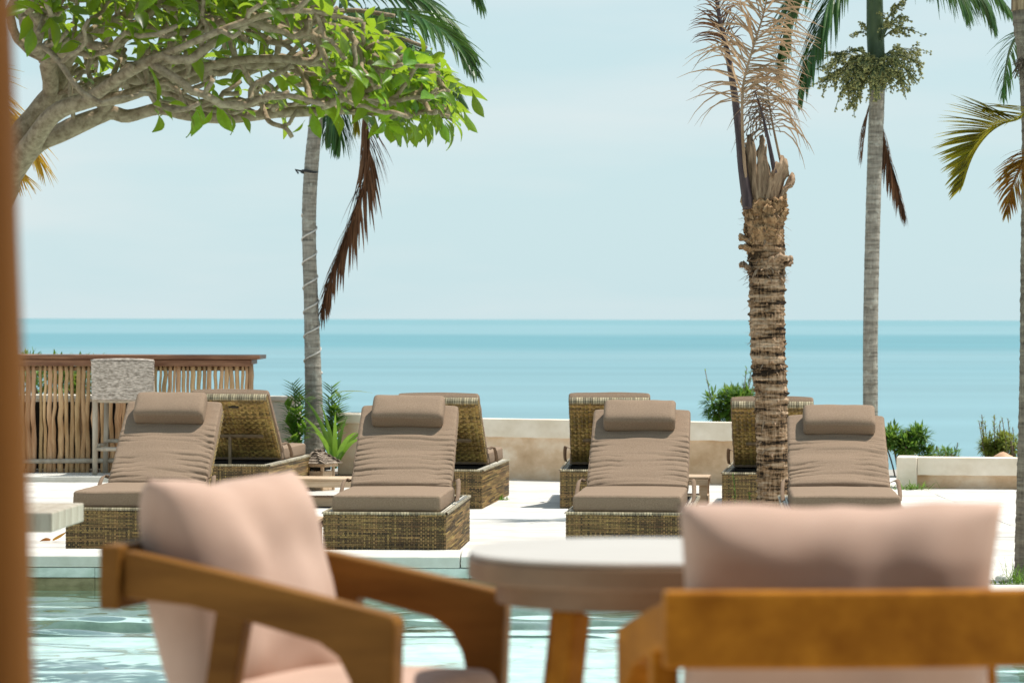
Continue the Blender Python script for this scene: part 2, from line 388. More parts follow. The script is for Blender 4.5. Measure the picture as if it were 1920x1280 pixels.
far_slabs = MB()                                            # the paving beyond, too far to the side to tell apart
for j in range(18):
    for i in list(range(-9, 0)) + list(range(13, 23)): far_slabs.box((-4.75 + i * .80, 20.36 + j * .60, -.02 + random.uniform(-.001, .0012)), (.795, .595, .04))
for j in range(5):
    for i in range(5, 13): far_slabs.box((2.62 + i * .80 + (.2 if j % 2 else 0), 17.64 + j * .60, -.02), (.795, .595, .04))
far_slabs.build('outlying_paving', M['stone'], deck)['kind'] = 'stuff'

# ------------------------------------------------------------------ swimming pool
pool = thing('swimming_pool', None, None); pool['kind'] = 'structure'
mb = MB()
mb.box((4.3, 13.9, -.45), (15.0, 12.2, .10))
mb.build('pool_floor', M['pool_floor'], pool)
# far wall: two courses of stones under the lip, lip stones on top
def stone(name, c, d, m, bevel=.006):
    m_ = MB(); m_.box((0, 0, 0), d)
    o = m_.build(name, m, pool, bevel=bevel, seg=2); o.location = c; return o
X = -3.05
rl = random.Random(3)
while X < 2.30:
    wl = .92 + rl.uniform(-.03, .03)
    if X + wl > 2.15: wl = 2.40 - X
    stone('coping_stone', (X + wl / 2, 19.685, ZL - .033 + rl.uniform(-.002, .002)), (wl - .006, .61, .066), M['coping'])
    X += wl
X = -3.05
while X < 2.38:
    wl = min(.56, 2.38 - X)
    stone('wall_stone', (X + wl / 2, 19.44, .012 - .031 + rl.uniform(-.001, .001)), (wl - .002, .12, .058), M['pale_course'], .002)
    stone('wall_stone', (X + wl / 2, 19.445, -.09), (wl - .002, .12, .076), M['green_dark'], .002)
    X += wl
mb = MB(); mb.box((-.3, 19.60, -.72), (5.4, .34, 1.18)); mb.build('pool_wall', M['green_stone'], pool)
# lip beside the arm of the deck
X = 2.36
while X < 12.4:
    stone('coping_stone', (X + .46, 17.22, ZL - .033), (.914, .42, .066), M['coping']); X += .92
for k in range(4):
    stone('coping_stone', (2.29, 17.36 + .54 * k + .2, ZL - .034), (.36, .53, .064), M['coping'])
mb = MB(); mb.box((7.5, 17.22, -.66), (10.4, .34, 1.3)); mb.box((2.32, 18.36, -.662), (.26, 1.94, 1.296)); mb.build('pool_wall', M['green_stone'], pool)
# edge at the other end, by the pedestal table
mb = MB(); mb.box((-3.22, 16.6, -.66), (.34, 6.0, 1.3)); mb.build('pool_wall', M['green_stone'], pool)

def water_material():
    m = bpy.data.materials.new('pool_water'); m.use_nodes = True
    t = m.node_tree; n = t.nodes; n.clear(); L = t.links.new
    o = n.new('ShaderNodeOutputMaterial')
    tr = n.new('ShaderNodeBsdfTransparent'); tr.inputs[0].default_value = (.92, .985, .975, 1)
    gl = n.new('ShaderNodeBsdfGlossy'); gl.inputs['Roughness'].default_value = .02; gl.inputs[0].default_value = (1, 1, 1, 1)
    fr = n.new('ShaderNodeFresnel'); fr.inputs[0].default_value = 1.33
    mx = n.new('ShaderNodeMixShader'); L(fr.outputs[0], mx.inputs[0]); L(tr.outputs[0], mx.inputs[1]); L(gl.outputs[0], mx.inputs[2]); L(mx.outputs[0], o.inputs[0])
    return m
xs = np.linspace(-3.05, 11.0, 330); yy = np.concatenate([np.linspace(8.7, 13.6, 60), np.linspace(13.62, 19.46, 330)])
GX, GY = np.meshgrid(xs, yy); Z = np.zeros_like(GX)
rg = np.random.RandomState(5)
for k in range(60):
    lam = .19 * (4.8 ** rg.rand()); a = rg.normal(math.pi / 2, .42); ph = rg.rand() * 6.28
    kx, ky = math.cos(a) * 2 * math.pi / lam, math.sin(a) * 2 * math.pi / lam
    env = .6 + .4 * np.sin(GX * rg.uniform(.4, 1.6) + GY * rg.uniform(.3, 1.2) + rg.rand() * 6)
    Z += env *   .0060 * lam ** 1.05 * np.sin(kx * GX + ky * GY + ph)
amp = np.clip((19.5 - GY) / 2.2, .25, 1.0)                  # calmer water in the lee of the far wall
Z = -.105 + Z * amp
ny, nx = GX.shape
V = np.stack([GX, GY, Z], -1).reshape(-1, 3)
q = np.arange(ny * nx).reshape(ny, nx)
Fq = np.stack([q[:-1, :-1], q[:-1, 1:], q[1:, 1:], q[1:, :-1]], -1).reshape(-1, 4)
me = bpy.data.meshes.new('pool_water'); me.from_pydata(V.tolist(), [], Fq.tolist())
wat = link('pool_water', me, water_material(), None, True); wat['kind'] = 'structure'

# terrace the foreground furniture stands on
ZT = .40
mb = MB(); mb.box((0, 2.6, -.45), (16, 12.0, 1.7 - .004)); tag(mb.build('terrace', M['coping']), kind='structure')

# ------------------------------------------------------------------ walls
def wall(name, label, A, B, h, depth, parts):
    A = Vector(A); B = Vector(B); d = (B - A); ang = math.atan2(d.y, d.x); ln = d.length
    t = thing(name, label, 'wall', (A.x, A.y, 0), ang)
    parts(t, ln, h, depth); return t
def jag_band(t, ln, z0, z1, y0, y1, m, seed, amp=.012, name='render_band'):
    """coat of render with a ragged lower edge, standing proud of the wall"""
    n = max(8, int(ln / .05)); low = []
    for i in range(n + 1):
        x = ln * i / n; low.append((x, z0 + amp * (nz3(x * 2.1, seed, 0) + .7 * nz3(x * 9, seed, 3)) - (.03 if nz3(x * 1.3, seed + 9, 0) > .45 else 0)))
    m_ = MB(); poly = low + [(ln, z1), (0, z1)]
    m_.prism(poly, y0, y1, axis=1); return m_.build(name, m, t, fix=True)
P0 = at(640, 893, 31.0); P1 = at(1585, 908, 29.0)
def mid_wall(t, ln, h, dp):
    m_ = MB(); m_.box((ln / 2, dp / 2, h / 2 - .01), (ln, dp - .02, h - .02)); m_.build('wall_body', M['plaster_tan'], t)
    jag_band(t, ln, h * .70, h, -.006, dp + .004, M['plaster_white'], 3.3)
    m_ = MB(); m_.box((.09, dp / 2, .30), (.25, dp + .06, .60)); o = m_.build('end_pillar', M['plaster_tan'], t, bevel=.03, seg=3)
    m_ = MB(); m_.box((.09, dp / 2, .55), (.29, dp + .08, .10)); m_.build('pillar_cap', M['plaster_white'], t, bevel=.02, seg=2)
wall('garden_wall', 'long plastered wall, tan below and pale along its top, behind the far loungers', (P0.x, P0.y, 0), (P1.x, P1.y, 0), .565, .22, mid_wall)
def left_wall(t, ln, h, dp):
    m_ = MB(); m_.box((ln / 2, dp / 2, h / 2), (ln, dp, h)); m_.build('wall_body', M['plaster_white'], t, bevel=.01)
    m_ = MB(); m_.box((ln / 2, dp / 2, h + .02), (ln + .03, dp + .04, .045)); m_.build('wall_cap', M['plaster_white'], t, bevel=.008)
QA = at(-250, 890, 32.4); QB = at(556, 892, 31.6)
wall('whitewashed_wall', 'taller whitewashed wall behind the stick-fronted bar, ending by the leafy plants', (QA.x, QA.y, 0), (QB.x, QB.y, 0), .70, .2, left_wall)
RA = at(1660, 914, 28.95); RB = at(3500, 920, 27.6)
def low_wall(t, ln, h, dp):
    m_ = MB(); m_.box((ln / 2 + .08, dp / 2 + .03, h / 2 - .01), (ln - .16, dp - .06, h - .02)); m_.build('wall_body', M['plaster_tan'], t)
    jag_band(t, ln, h * .44, h, -.02, dp + .01, M['plaster_white'], 8.1, .004, 'cap_slab').location = (.285, 0, 0)
    m_ = MB(); m_.box((.19, dp / 2, h / 2 + .003), (.18, dp + .08, h + .006)); m_.build('end_block', M['plaster_white'], t, bevel=.012)
wall('low_wall', 'low wall with a thick pale cap slab and square end block, under the bushes', (RA.x, RA.y, 0), (RB.x, RB.y, 0), .275, .26, low_wall)

# planting bed between the two walls
mb = MB(); pa = at(515, 890, 30.9); mb.box((pa.x + .40, 31.0, -.02), (1.0, 1.5, .05))
tag(mb.build('planting_bed', M['soil']), kind='structure')
# ------------------------------------------------------------------ loungers
BW, BL, BH = .76, 2.0, .31
def weave(w, h, nu, nv, amp, seed, fill=.86, piece=(6, 22), double=False):
    """woven panel in u (0..w), v (0..h), n outward; every run of strand is an island of its own"""
    rr = random.Random(seed); m_ = MB(); du = w / nu; dv = h / nv
    for r_ in range(nv):
        vc = (r_ + .5) * dv; hw = dv * fill / 2
        i = 0
        while i < nu:
            ln = min(rr.randint(*piece), nu - i); rows = []
            for k in range(2 * ln + 1):
                st = i + k / 2.0
                par = (r_ // 2 if double else r_)
                s_ = math.cos(math.pi * (st - .5 + par))                 # over, under
                u = st * du; n_ = amp * s_; jit = .05 * dv * math.sin(st * 1.3 + r_ * 7)
                rows.append([(u, vc - hw + jit, n_ - amp * .35), (u, vc + jit, n_ + amp * .25), (u, vc + hw + jit, n_ - amp * .35)])
            m_.strip(rows); i += ln
    for k in range(nu):                                                   # stakes
        uc = (k + .5) * du; hw = du * .33
        m_.strip([[(uc - hw, 0, -amp * .3), (uc, 0, amp * .15), (uc + hw, 0, -amp * .3)], [(uc - hw, h, -amp * .3), (uc, h, amp * .15), (uc + hw, h, -amp * .3)]])
    return m_
def remap(m_, fn, flip=False):
    o = MB(); o.v = [fn(*p) for p in m_.v]; o.f = [tuple(reversed(q)) if flip else q for q in m_.f]; return o
def wraps(length, n, fn, seed, rad=.011, wdt=.8):
    """row of strand wraps round an edge running along u"""
    m_ = MB(); rr = random.Random(seed); du = length / n
    for k in range(n):
        u0 = k * du; u1 = u0 + du * wdt; rows = []
        for a in (-20, 25, 70, 115, 160, 205):
            c, s_ = math.cos(R(a)), math.sin(R(a)); rows.append([fn(u0, c * rad, s_ * rad), fn(u1, c * rad, s_ * rad)])
        m_.strip(rows)
    return m_

MESH = {}
def wk():
    if MESH: return
    a = .0035
    MESH['front'] = remap(weave(BW, BH - .015, 52, 26, a, 1), lambda u, v, n: (u - BW / 2, -n, v)).mesh('base_panel')
    MESH['back'] = remap(weave(BW, BH - .015, 52, 26, a, 2), lambda u, v, n: (BW / 2 - u, BL + n, v)).mesh('base_panel')
    MESH['right'] = remap(weave(BL, BH - .015, 132, 26, a, 3, piece=(10, 50)), lambda u, v, n: (BW / 2 + n, u, v)).mesh('base_panel')
    MESH['left'] = remap(weave(BL, BH - .015, 132, 26, a, 4, piece=(10, 50)), lambda u, v, n: (-BW / 2 - n, BL - u, v)).mesh('base_panel')
    mb = MB(); z = BH - .012
    for w_ in (wraps(BW, 44, lambda u, p, q: (u - BW / 2, p, z + q), 5, .013), wraps(BW, 44, lambda u, p, q: (u - BW / 2, BL + p, z + q), 6, .013),
               wraps(BL, 110, lambda u, p, q: (BW / 2 + p, u, z + q), 7, .012), wraps(BL, 110, lambda u, p, q: (-BW / 2 + p, u, z + q), 8, .012)):
        mb.add(w_.v, w_.f)
    MESH['base_rim'] = mb.mesh('base_rim')
    mb = MB(); n = 44                                             # top strips, lengthwise
    for k in range(n):
        x0 = -BW / 2 + .012 + k * (BW - .024) / n; x1 = x0 + (BW - .024) / n * .84
        for (a0, a1) in (((0.012, 1.13),) if .05 < k / n < .95 else ((.012, 1.13), (1.14, BL - .012))):
            mb.strip([[(x0, y, BH - .007), ((x0 + x1) / 2, y, BH - .003), (x1, y, BH - .007)] for y in (a0, a1)])
    MESH['strips'] = mb.mesh('top_strips')
    mb = MB(); t = .016                                           # frame behind the weave, open well under the backrest
    mb.box((0, .022, .16), (BW - .012, t, .28)); mb.box((0, BL - .022, .16), (BW - .012, t, .28))
    for s_ in (-1, 1): mb.box((s_ * (BW / 2 - .022), BL / 2, .16), (t, BL - .062, .281)); mb.box((s_ * (BW / 2 - .033), BL / 2 + .56, .285), (.05, .80, .03))
    mb.box((0, .58, .285), (BW - .05, 1.1, .024)); mb.box((0, BL / 2, .06), (BW - .06, BL - .06, .012))
    for sx in (-1, 1):
        for sy in (.06, BL - .06): mb.box((sx * (BW / 2 - .05), sy, .012), (.05, .05, .024))
    MESH['frame'] = mb.mesh('frame')
    bw, bl = .64, .83
    mb = remap(weave(bw, bl, 21, 50, .006, 11, piece=(3, 14), double=True, fill=.9), lambda u, v, n: (bw / 2 - u, v, -.014 - n))
    sd = remap(weave(bl, .05, 40, 4, .004, 12), lambda u, v, n: (bw / 2 + n, u, v - .018)); mb.add(sd.v, sd.f)
    sd = remap(weave(bl, .05, 40, 4, .004, 13), lambda u, v, n: (-bw / 2 - n, bl - u, v - .018)); mb.add(sd.v, sd.f)
    MESH['back_weave'] = mb.mesh('backrest_weave')
    mb = MB(); mb.box((0, bl / 2, .008), (bw - .02, bl - .02, .024)); MESH['back_board'] = mb.mesh('backrest_board')
    w_ = wraps(bw, 34, lambda u, p, q: (u - bw / 2, bl + q * 1.1, .006 + p * 1.7), 14, .018); MESH['back_rim'] = w_.mesh('backrest_rim')
    mb = MB(); mb.beam((-.22, .34, -.03), (.22, .34, -.03), .024, .018)
    MESH['brace'] = mb.mesh('brace')
    mb = MB(); mb.beam((.06, .34, -.035), (.06, .06, -.36), .024, .024); MESH['strut'] = mb.mesh('strut')

def rounded(w, l, t, r, nx, ny, nz_, fn):
    """box with rounded edges on a dense grid; fn(x,y,z,top) moves each point"""
    def axis(a, n):
        h = a / 2; q = [-h, -h + r * .3, -h + r * .7, -h + r]
        inner = list(np.linspace(-h + r, h - r, n)); return q[:3] + inner + [h - r * .7, h - r * .3, h]
    X, Y, Zz = axis(w, nx), axis(l, ny), axis(t, nz_)
    idx = {}; vs = []; fs = []
    def put(x, y, z):
        key = (round(x, 5), round(y, 5), round(z, 5))
        if key not in idx:
            c = Vector((max(-w / 2 + r, min(w / 2 - r, x)), max(-l / 2 + r, min(l / 2 - r, y)), max(-t / 2 + r, min(t / 2 - r, z))))
            d = Vector((x, y, z)) - c
            p = c + (d.normalized() * min(r, max(abs(d.x), abs(d.y), abs(d.z))) if d.length > 1e-9 else d)
            idx[key] = len(vs); vs.append(fn(p.x, p.y, p.z))
        return idx[key]
    def face(A, B, f, flip):
        for i in range(len(A) - 1):
            for j in range(len(B) - 1):
                q = [put(*f(A[i], B[j])), put(*f(A[i + 1], B[j])), put(*f(A[i + 1], B[j + 1])), put(*f(A[i], B[j + 1]))]
                fs.append(tuple(reversed(q)) if flip else tuple(q))
    face(X, Y, lambda a, b: (a, b, t / 2), False); face(X, Y, lambda a, b: (a, b, -t / 2), True)
    face(X, Zz, lambda a, b: (a, -l / 2, b), False); face(X, Zz, lambda a, b: (a, l / 2, b), True)
    face(Y, Zz, lambda a, b: (w / 2, a, b), False); face(Y, Zz, lambda a, b: (-w / 2, a, b), True)
    m_ = MB(); m_.v = [tuple(p) for p in vs]; m_.f = fs; return m_
def piping(w, l, z, fn, r=.0045):
    a, b, c = w / 2 - .004, l / 2 - .004, .025
    pts = []
    for (cx, cy, a0) in ((a - c, b - c, 0), (-a + c, b - c, 90), (-a + c, -b + c, 180), (a - c, -b + c, 270)):
        for k in range(4): q = R(a0 + k * 30); pts.append(Vector((cx + c * math.cos(q), cy + c * math.sin(q), z)))
    full = []
    for i in range(len(pts)):
        p, q = pts[i], pts[(i + 1) % len(pts)]; n = max(1, int((q - p).length / .03))
        full += [p.lerp(q, k / n) for k in range(n)]
    full.append(full[0]); m_ = MB(); m_.tube([fn(*p) for p in full], r, 5, False); return m_

def fold(x, y, seed, dens, amp):
    """sharp-bottomed creases running across the cushion"""
    q = y * dens + .8 * nz3(x * 1.8, y * 2.0, seed) + .35 * nz3(x * 7, y * 4, seed + 3)
    f_ = abs(math.sin(math.pi * q)); c = (1 - f_) ** 4
    g = .5 + .9 * nz3(x * 2.6 + 5, y * 6, seed + 8)
    return -amp * c * max(0, min(1, g * 1.5 - .3))

def lounger(label, X, Y, a, rear, seed, slot=False, lean=38.0):
    wk(); rr = random.Random(seed)
    t = thing('sun_lounger', label, 'sun lounger', (X, Y, 0), (math.pi - a) if rear else -a, 'wicker sun loungers on the pool deck')
    for k in ('front', 'back', 'right', 'left'): link('base_panel', MESH[k], M['wicker'], t)['kind'] = 'stuff'
    link('base_rim', MESH['base_rim'], M['rim'], t)['kind'] = 'stuff'
    link('top_strips', MESH['strips'], M['strap_deck'], t)['kind'] = 'stuff'
    link('frame', MESH['frame'], M['dark'], t)
    # seat cushion
    cw, cl, ct = .675, 1.12, .10
    def fs(x, y, z):
        e = (x / (cw / 2)) ** 2; top = max(0, z / (ct / 2))
        puff = .012 * (1 - e) * (1 - (y / (cl / 2)) ** 4)
        wv = .003 * nz3(x * 5, y * 5, seed) + fold(x, y, seed + 2, 5, .006) * top
        return (x + .003 * nz3(y * 4, z * 9, seed), y + .004 * nz3(x * 4, z * 9, seed + 4), z + (puff + wv) * top - (.003 * (1 - top)))
    m_ = rounded(cw, cl, ct, .020, 16, 34, 3, fs)
    sc = m_.build('seat_cushion', M['fabric'], t, True); sc.location = (rr.uniform(-.008, .008), .035 + cl / 2, BH + ct / 2 + .001)
    for z in (ct / 2 - .014, -ct / 2 + .014): piping(cw, cl, z, fs).build('piping', M['piping'], sc, True)
    # backrest
    tilt = R(lean)
    br = link('backrest', MESH['back_board'], M['dark'], t); br.location = (0, 1.13, BH + .02); br.rotation_euler = (tilt, 0, 0)
    link('backrest_weave', MESH['back_weave'], M['wicker_bounce'], br)['kind'] = 'stuff'
    link('backrest_rim', MESH['back_rim'], M['rim'], br)['kind'] = 'stuff'
    link('brace', MESH['brace'], M['strut'], br)
    link('strut', MESH['strut'], M['strut'], br)
    if slot:
        m_ = MB(); m_.box((-.03, .73, -.017), (.085, .024, .016)); m_.build('slot_shade_block', M['dark'], br, bevel=.006)  # near-black block standing for the shaded hand hole
    bw, bl, bt = .655, .84, (.062 if rear else .085)
    crs = []; yc = -.40
    while yc < .16: crs.append((yc, rr.uniform(.0015, .0065), rr.uniform(-.3, .3), rr.uniform(.18, .5), rr.uniform(-.06, .06))); yc += rr.uniform(.055, .17)
    def fb(x, y, z):
        top = max(0, z / (bt / 2)); e = (x / (bw / 2)) ** 2
        lowr = max(0, min(1, (.20 - y) / .25))                         # folds gather below the pillow
        f_ = .010 * nz3(x * 1.5, y * 9, seed + 40) * lowr
        for (yc, am, xc, xw, sl) in crs:
            dy = y - yc - sl * x - .022 * nz3(x * 2.3, yc * 9, seed + 60); k = math.exp(-((x - xc) / xw) ** 2)
            f_ += am * {3: .6, 4: .65}.get(seed, .95) * k * (-math.exp(-(dy / .009) ** 2) + .75 * math.exp(-((dy - .026) / .020) ** 2)) + fold(x * 1.7, y * 1.0, seed + 11, 19, .010) * lowr * max(0, abs(x) / (bw / 2) - .25)
        edge = -.0035 * max(0, abs(x) / (bw / 2) - .8) / .2 * abs(math.sin(y * 46 + seed)) * top
        side = .006 * nz3(y * 7, seed, 2) + .004 * math.sin(y * 40 + seed) * lowr
        return (x * (1 - .012 * (y + .43)) + math.copysign(side, x) * (abs(x) / (bw / 2)) ** 3, y + .004 * nz3(x * 5, 1, seed), z + top * (.014 * (1 - e) + f_ + edge + .004 * nz3(x * 4, y * 4, seed + 1)))
    m_ = rounded(bw, bl, bt, .020, 30, 130, 3, fb)
    bc = m_.build('back_cushion', M['fabric'], t, True)
    rot = Matrix.Rotation(tilt, 4, 'X'); base = Vector((0, 1.13, BH + .02))
    bc.matrix_local = Matrix.Translation(base + rot @ Vector((rr.uniform(-.008, .008), bl / 2 - .005, .024 + bt / 2))) @ rot
    for z in (bt / 2 - .012, -bt / 2 + .012): piping(bw, bl, z, fb).build('piping', M['piping'], bc, True)
    # head pillow
    if rear: return straps(t)
    pw, pl, pt = .478, .235, .125
    def fp(x, y, z):
        e = (1 - (x / (pw / 2)) ** 4) * (1 - (y / (pl / 2)) ** 4); k = 1 - .22 * (abs(y) / (pl / 2)) ** 3
        return (x + .006 * nz3(y * 8, z * 8, seed + 20), y + .006 * nz3(x * 6, z * 6, seed + 22), z * k + .010 * e * (1 if z > 0 else -1) + .004 * nz3(x * 9, y * 9, seed + 24))
    m_ = rounded(pw, pl, pt, .030, 24, 14, 4, fp)
    pi_ = m_.build('head_pillow', M['fabric'], t, True)
    pi_.matrix_local = Matrix.Translation(base + rot @ Vector((rr.uniform(-.012, .012), bl - pl / 2 - rr.uniform(.022, .040), .024 + bt + pt / 2 - .006))) @ rot @ Matrix.Rotation(R(rr.uniform(-1.2, 1.2)), 4, 'Z')
    piping(pw, pl, 0.035, fp, .004).build('piping', M['piping'], pi_, True)
    return straps(t)
def straps(t):
    # tie straps at the hinge
    for s_ in (-1, 1):
        x = s_ * .335; pth = bez([(x, 1.16, .44), (x + s_ * .035, 1.10, .45), (x + s_ * .045, .99, .375), (x + s_ * .040, .93, .325)], 5)
        m_ = MB(); m_.strip([[p + Vector((-.013, -.013, -.006)), p + Vector((.013, .013, .006))] for p in pth])
        o = m_.build('strap', M['piping'], t, True); md = o.modifiers.new('solid', 'SOLIDIFY'); md.thickness = .004
    return t

lounger('wicker lounger facing the pool, standing in front of the woven bar stool', -2.43, 20.40, R(4.6), False, 1, lean=38.8)
lounger('wicker lounger facing the pool with its whole woven base front in sight above the lip', -.783, 20.0, R(3.4), False, 2, lean=37.6)
lounger('wicker lounger facing the pool, rising behind the smooth-topped foreground table', .716, 20.03, R(5.0), False, 3, lean=35.0)
lounger('wicker lounger facing the pool, close beside the foot of the shaggy palm trunk', 2.075, 20.05, R(3.6), False, 4, lean=31.8)
def rear_at(X, Y, a): return X + 2.0 * math.sin(a), Y + 2.0 * math.cos(a), a
for lab, X, Y, a, sd, sl in (('wicker lounger turned to the sea with a dark slot in its woven back', -2.36, 26.5, R(6.5), 5, True),
                     ('wicker lounger turned to the sea with green weeds at the corner of its base', -.61, 25.7, R(6.0), 6, False),
                     ('wicker lounger turned to the sea, shadow on bare paving beside its base', .765, 25.7, R(3.0), 7, False),
                     ('wicker lounger turned to the sea, half hidden by the shaggy palm trunk', 2.02, 25.25, R(6.5), 8, False)):
    x, y, a = rear_at(X, Y, a); lounger(lab, x, y, a, True, sd, sl, lean={5: 38.5, 6: 38.0, 7: 38.3, 8: 36.8}[sd])

# ------------------------------------------------------------------ low tables between the loungers
def low_table(label, X, Y, rz, W=.62):
    t = thing('low_table', label, 'low table', (X, Y, 0), rz, 'low wooden tables between the loungers')
    D = .44
    for k in range(4):
        m_ = MB(); m_.box((0, 0, 0), (W, D / 4 - .006, .022)); o = m_.build('plank', M['pale_wood'], t, bevel=.003); o.location = (0, -D / 2 + D / 8 + k * D / 4, .222)
    for sx in (-1, 1):
        for sy in (-1, 1):
            m_ = MB(); m_.box((0, 0, 0), (.065, .05, .210)); o = m_.build('leg', M['pale_wood'], t, bevel=.003); o.location = (sx * (W / 2 - .045), sy * (D / 2 - .04), .105)
    for sy in (-1, 1):
        m_ = MB(); m_.box((0, 0, 0), (W - .01, .02, .045)); o = m_.build('apron', M['pale_wood'], t, bevel=.002); o.location = (0, sy * (D / 2 - .006), .188)
    m_ = MB(); m_.box((0, 0, 0), (W - .02, D - .10, .07)); o = m_.build('lower_shelf', M['pale_wood'], t, bevel=.004); o.location = (0, 0.02, .045)
    return t
low_table('low bleached wooden table with lower shelf, in front of the shingled lantern', -1.47, 25.9, R(-4))
low_table('low bleached wooden table between the far loungers by the shaggy palm', 1.33, 26.35, R(-6), .56)
low_table('low bleached wooden table half behind the chair pillow, at the pool edge', -1.51, 20.60, R(-3), .60)

# ------------------------------------------------------------------ bar with stick front
bl_, br_ = at(-170, 895, 30.5), at(470, 895, 30.5)
BX = br_.x - bl_.x
bar = thing('bar_counter', 'long bar with a front of crooked sticks and a brown plank top', 'bar counter', (bl_.x, 30.5, .05))
mb = MB(); mb.box((BX / 2 + .02, .32, 1.085), (BX + .14, .80, .038)); mb.build('top_plank', M['bar_wood'], bar, bevel=.006)
mb = MB(); mb.box((BX / 2, .30, 1.040), (BX + .02, .66, .046)); mb.build('under_plank', M['bar_wood'], bar, bevel=.004)
mb = MB(); mb.box((BX / 2, -.045, 1.03), (BX, .03, .06)); mb.build('fascia', M['bar_wood'], bar, bevel=.004)
mb = MB(); mb.tube(bez([(0, -.075, .10), (BX * .3, -.08, .105), (BX * .6, -.075, .115), (BX * .80, -.078, .11), (BX, -.075, .10)], 5), .022, 8); mb.build('bottom_rail', M['grey_wood'], bar, True)
mb = MB(); mb.tube(bez([(0, .05, .98), (BX / 2, .05, .975), (BX, .05, .98)], 4), .022, 8); mb.build('upper_rail', M['stick'], bar, True)
rs = random.Random(21); x = .0; k = 0
while x < BX:
    r0 = rs.uniform(.013, .028); x += r0
    ph = rs.uniform(0, 9); pts = []; rad = []
    for j in range(11):
        z = j / 10 * 1.02; pts.append((x + .022 * nz3(z * 2.4, ph, 0) + .014 * nz3(z * 7, ph, 4), .022 * nz3(z * 2, ph, 7), z))
        rad.append(r0 * (1.12 - .26 * j / 10) * (1 + .30 * nz3(z * 7, ph, 9)))
    m_ = MB(); m_.tube([(p[0] - x, p[1], p[2]) for p in pts], rad, 8); o = m_.build('stick', M['stick'], bar, True); o.location = (x, 0, 0)
    x += r0 + rs.uniform(.000, .010) + (.012 if rs.random() < .18 else 0); k += 1
for x in (.15, BX * .5, BX - .02):
    mb = MB(); mb.tube([(x, .09, 0), (x + .005, .09, .5), (x, .09, 1.03)], .035, 8); mb.build('post', M['stick'], bar, True)
mb = MB(); mb.box((BX / 2, .55, .33), (BX - .06, .03, .64)); mb.build('back_board', M['dark'], bar)  # dark sheet added behind the sticks for the shade between them
mb = MB(); mb.box((bl_.x + BX / 2 - .1, 30.35, .024), (BX + .5, 1.35, .052)); tag(mb.build('bar_platform', M['coping'], bevel=.006), kind='structure')

# bar stool with woven back
st0 = at(232, 900, 29.95)
st = thing('bar_stool', 'tall wooden bar stool with a woven grey back, drawn up to the bar', 'bar stool', (st0.x, 29.95, .052), R(-4))
sw = .27
for sx in (-1, 1):
    mb = MB(); mb.tube([(sx * sw, 0, 0), (sx * sw, .01, .4), (sx * sw, .0, .72), (sx * (sw - .01), -.05, 1.03)], [.024, .026, .026, .02], 8); mb.build('rear_leg', M['grey_wood'], st, True)
    mb = MB(); mb.tube([(sx * sw * .96, .44, 0), (sx * sw * .9, .42, .70)], .024, 8); mb.build('front_leg', M['grey_wood'], st, True)
for z, y0, y1 in ((.24, 0, 0), (.30, .43, .43), (.685, 0.005, 0.005)):
    mb = MB(); mb.tube([(-sw, y0, z), (sw, y1, z)], .019, 8); mb.build('rung', M['grey_wood'], st, True)
for sx in (-1, 1): mb = MB(); mb.tube([(sx * sw, 0, .27), (sx * sw * .93, .43, .27)], .016, 8); mb.build('rung', M['grey_wood'], st, True)
mb = MB(); mb.box((0, .21, .705), (.56, .46, .045)); mb.build('seat', M['banana'], st, bevel=.015, seg=3)
m_ = weave(.585, .36, 30, 30, .006, 31, piece=(4, 12)); hump = lambda u: .012 * math.sin(u * 5.2)
m_ = remap(m_, lambda u, v, n: (u - .29 + .004 * math.sin(v * 40), -.045 - n - .10 * (v / .36) * .35 - .03 * math.sin(math.pi * u / .585), .695 + v + hump(u) - .035 * (u / .585) * 0))
o = m_.build('woven_back', M['banana'], st); o['kind'] = 'stuff'
mb = MB(); mb.strip([[(-.285 + .57 * i / 8, -.040 - .10 * (z / .36) * .35 - .03 * math.sin(math.pi * i / 8), .70 + z) for i in range(9)] for z in (0, .18, .35)]); o = mb.build('back_lining', M['banana'], st)
md = o.modifiers.new('solid', 'SOLIDIFY'); md.thickness = .02; md.offset = 1
mb = MB(); mb.tube([(-.292 + .584 * i / 10, -.078 - .03 * math.sin(math.pi * i / 10), 1.055 + hump(.585 * i / 10)) for i in range(11)], .013, 8); mb.build('woven_edge', M['banana'], st, True)

# ------------------------------------------------------------------ shingled lantern
lp = at(598, 893, 28.4)
la = thing('garden_lantern', 'squat wooden garden lantern under a shingled pyramid roof, at the palm foot', 'lantern', (lp.x, 28.4, 0), R(-28))
mb = MB(); mb.box((0, 0, .085), (.185, .185, .17)); mb.build('case', M['pale_wood'], la, bevel=.004)
for sx in (-1, 1):
    for sy in (-1, 1):
        mb = MB(); mb.box((0, 0, 0), (.024, .024, .215)); o = mb.build('corner_post', M['pale_wood'], la, bevel=.002); o.location = (sx * .09, sy * .09, .107)
mb = MB(); mb.box((0, 0, .192), (.15, .15, .03)); mb.build('dark_gap_block', M['dark'], la)  # solid near-black block filling the opening under the eaves
for (cx, cy, dx, dy) in ((0, -.1, .26, .02), (0, .1, .26, .02), (-.12, 0, .02, .18), (.12, 0, .02, .18)):
    mb = MB(); mb.box((0, 0, 0), (dx, dy, .036)); o = mb.build('eave_board', M['pale_wood'], la, bevel=.002); o.location = (cx, cy, .225)
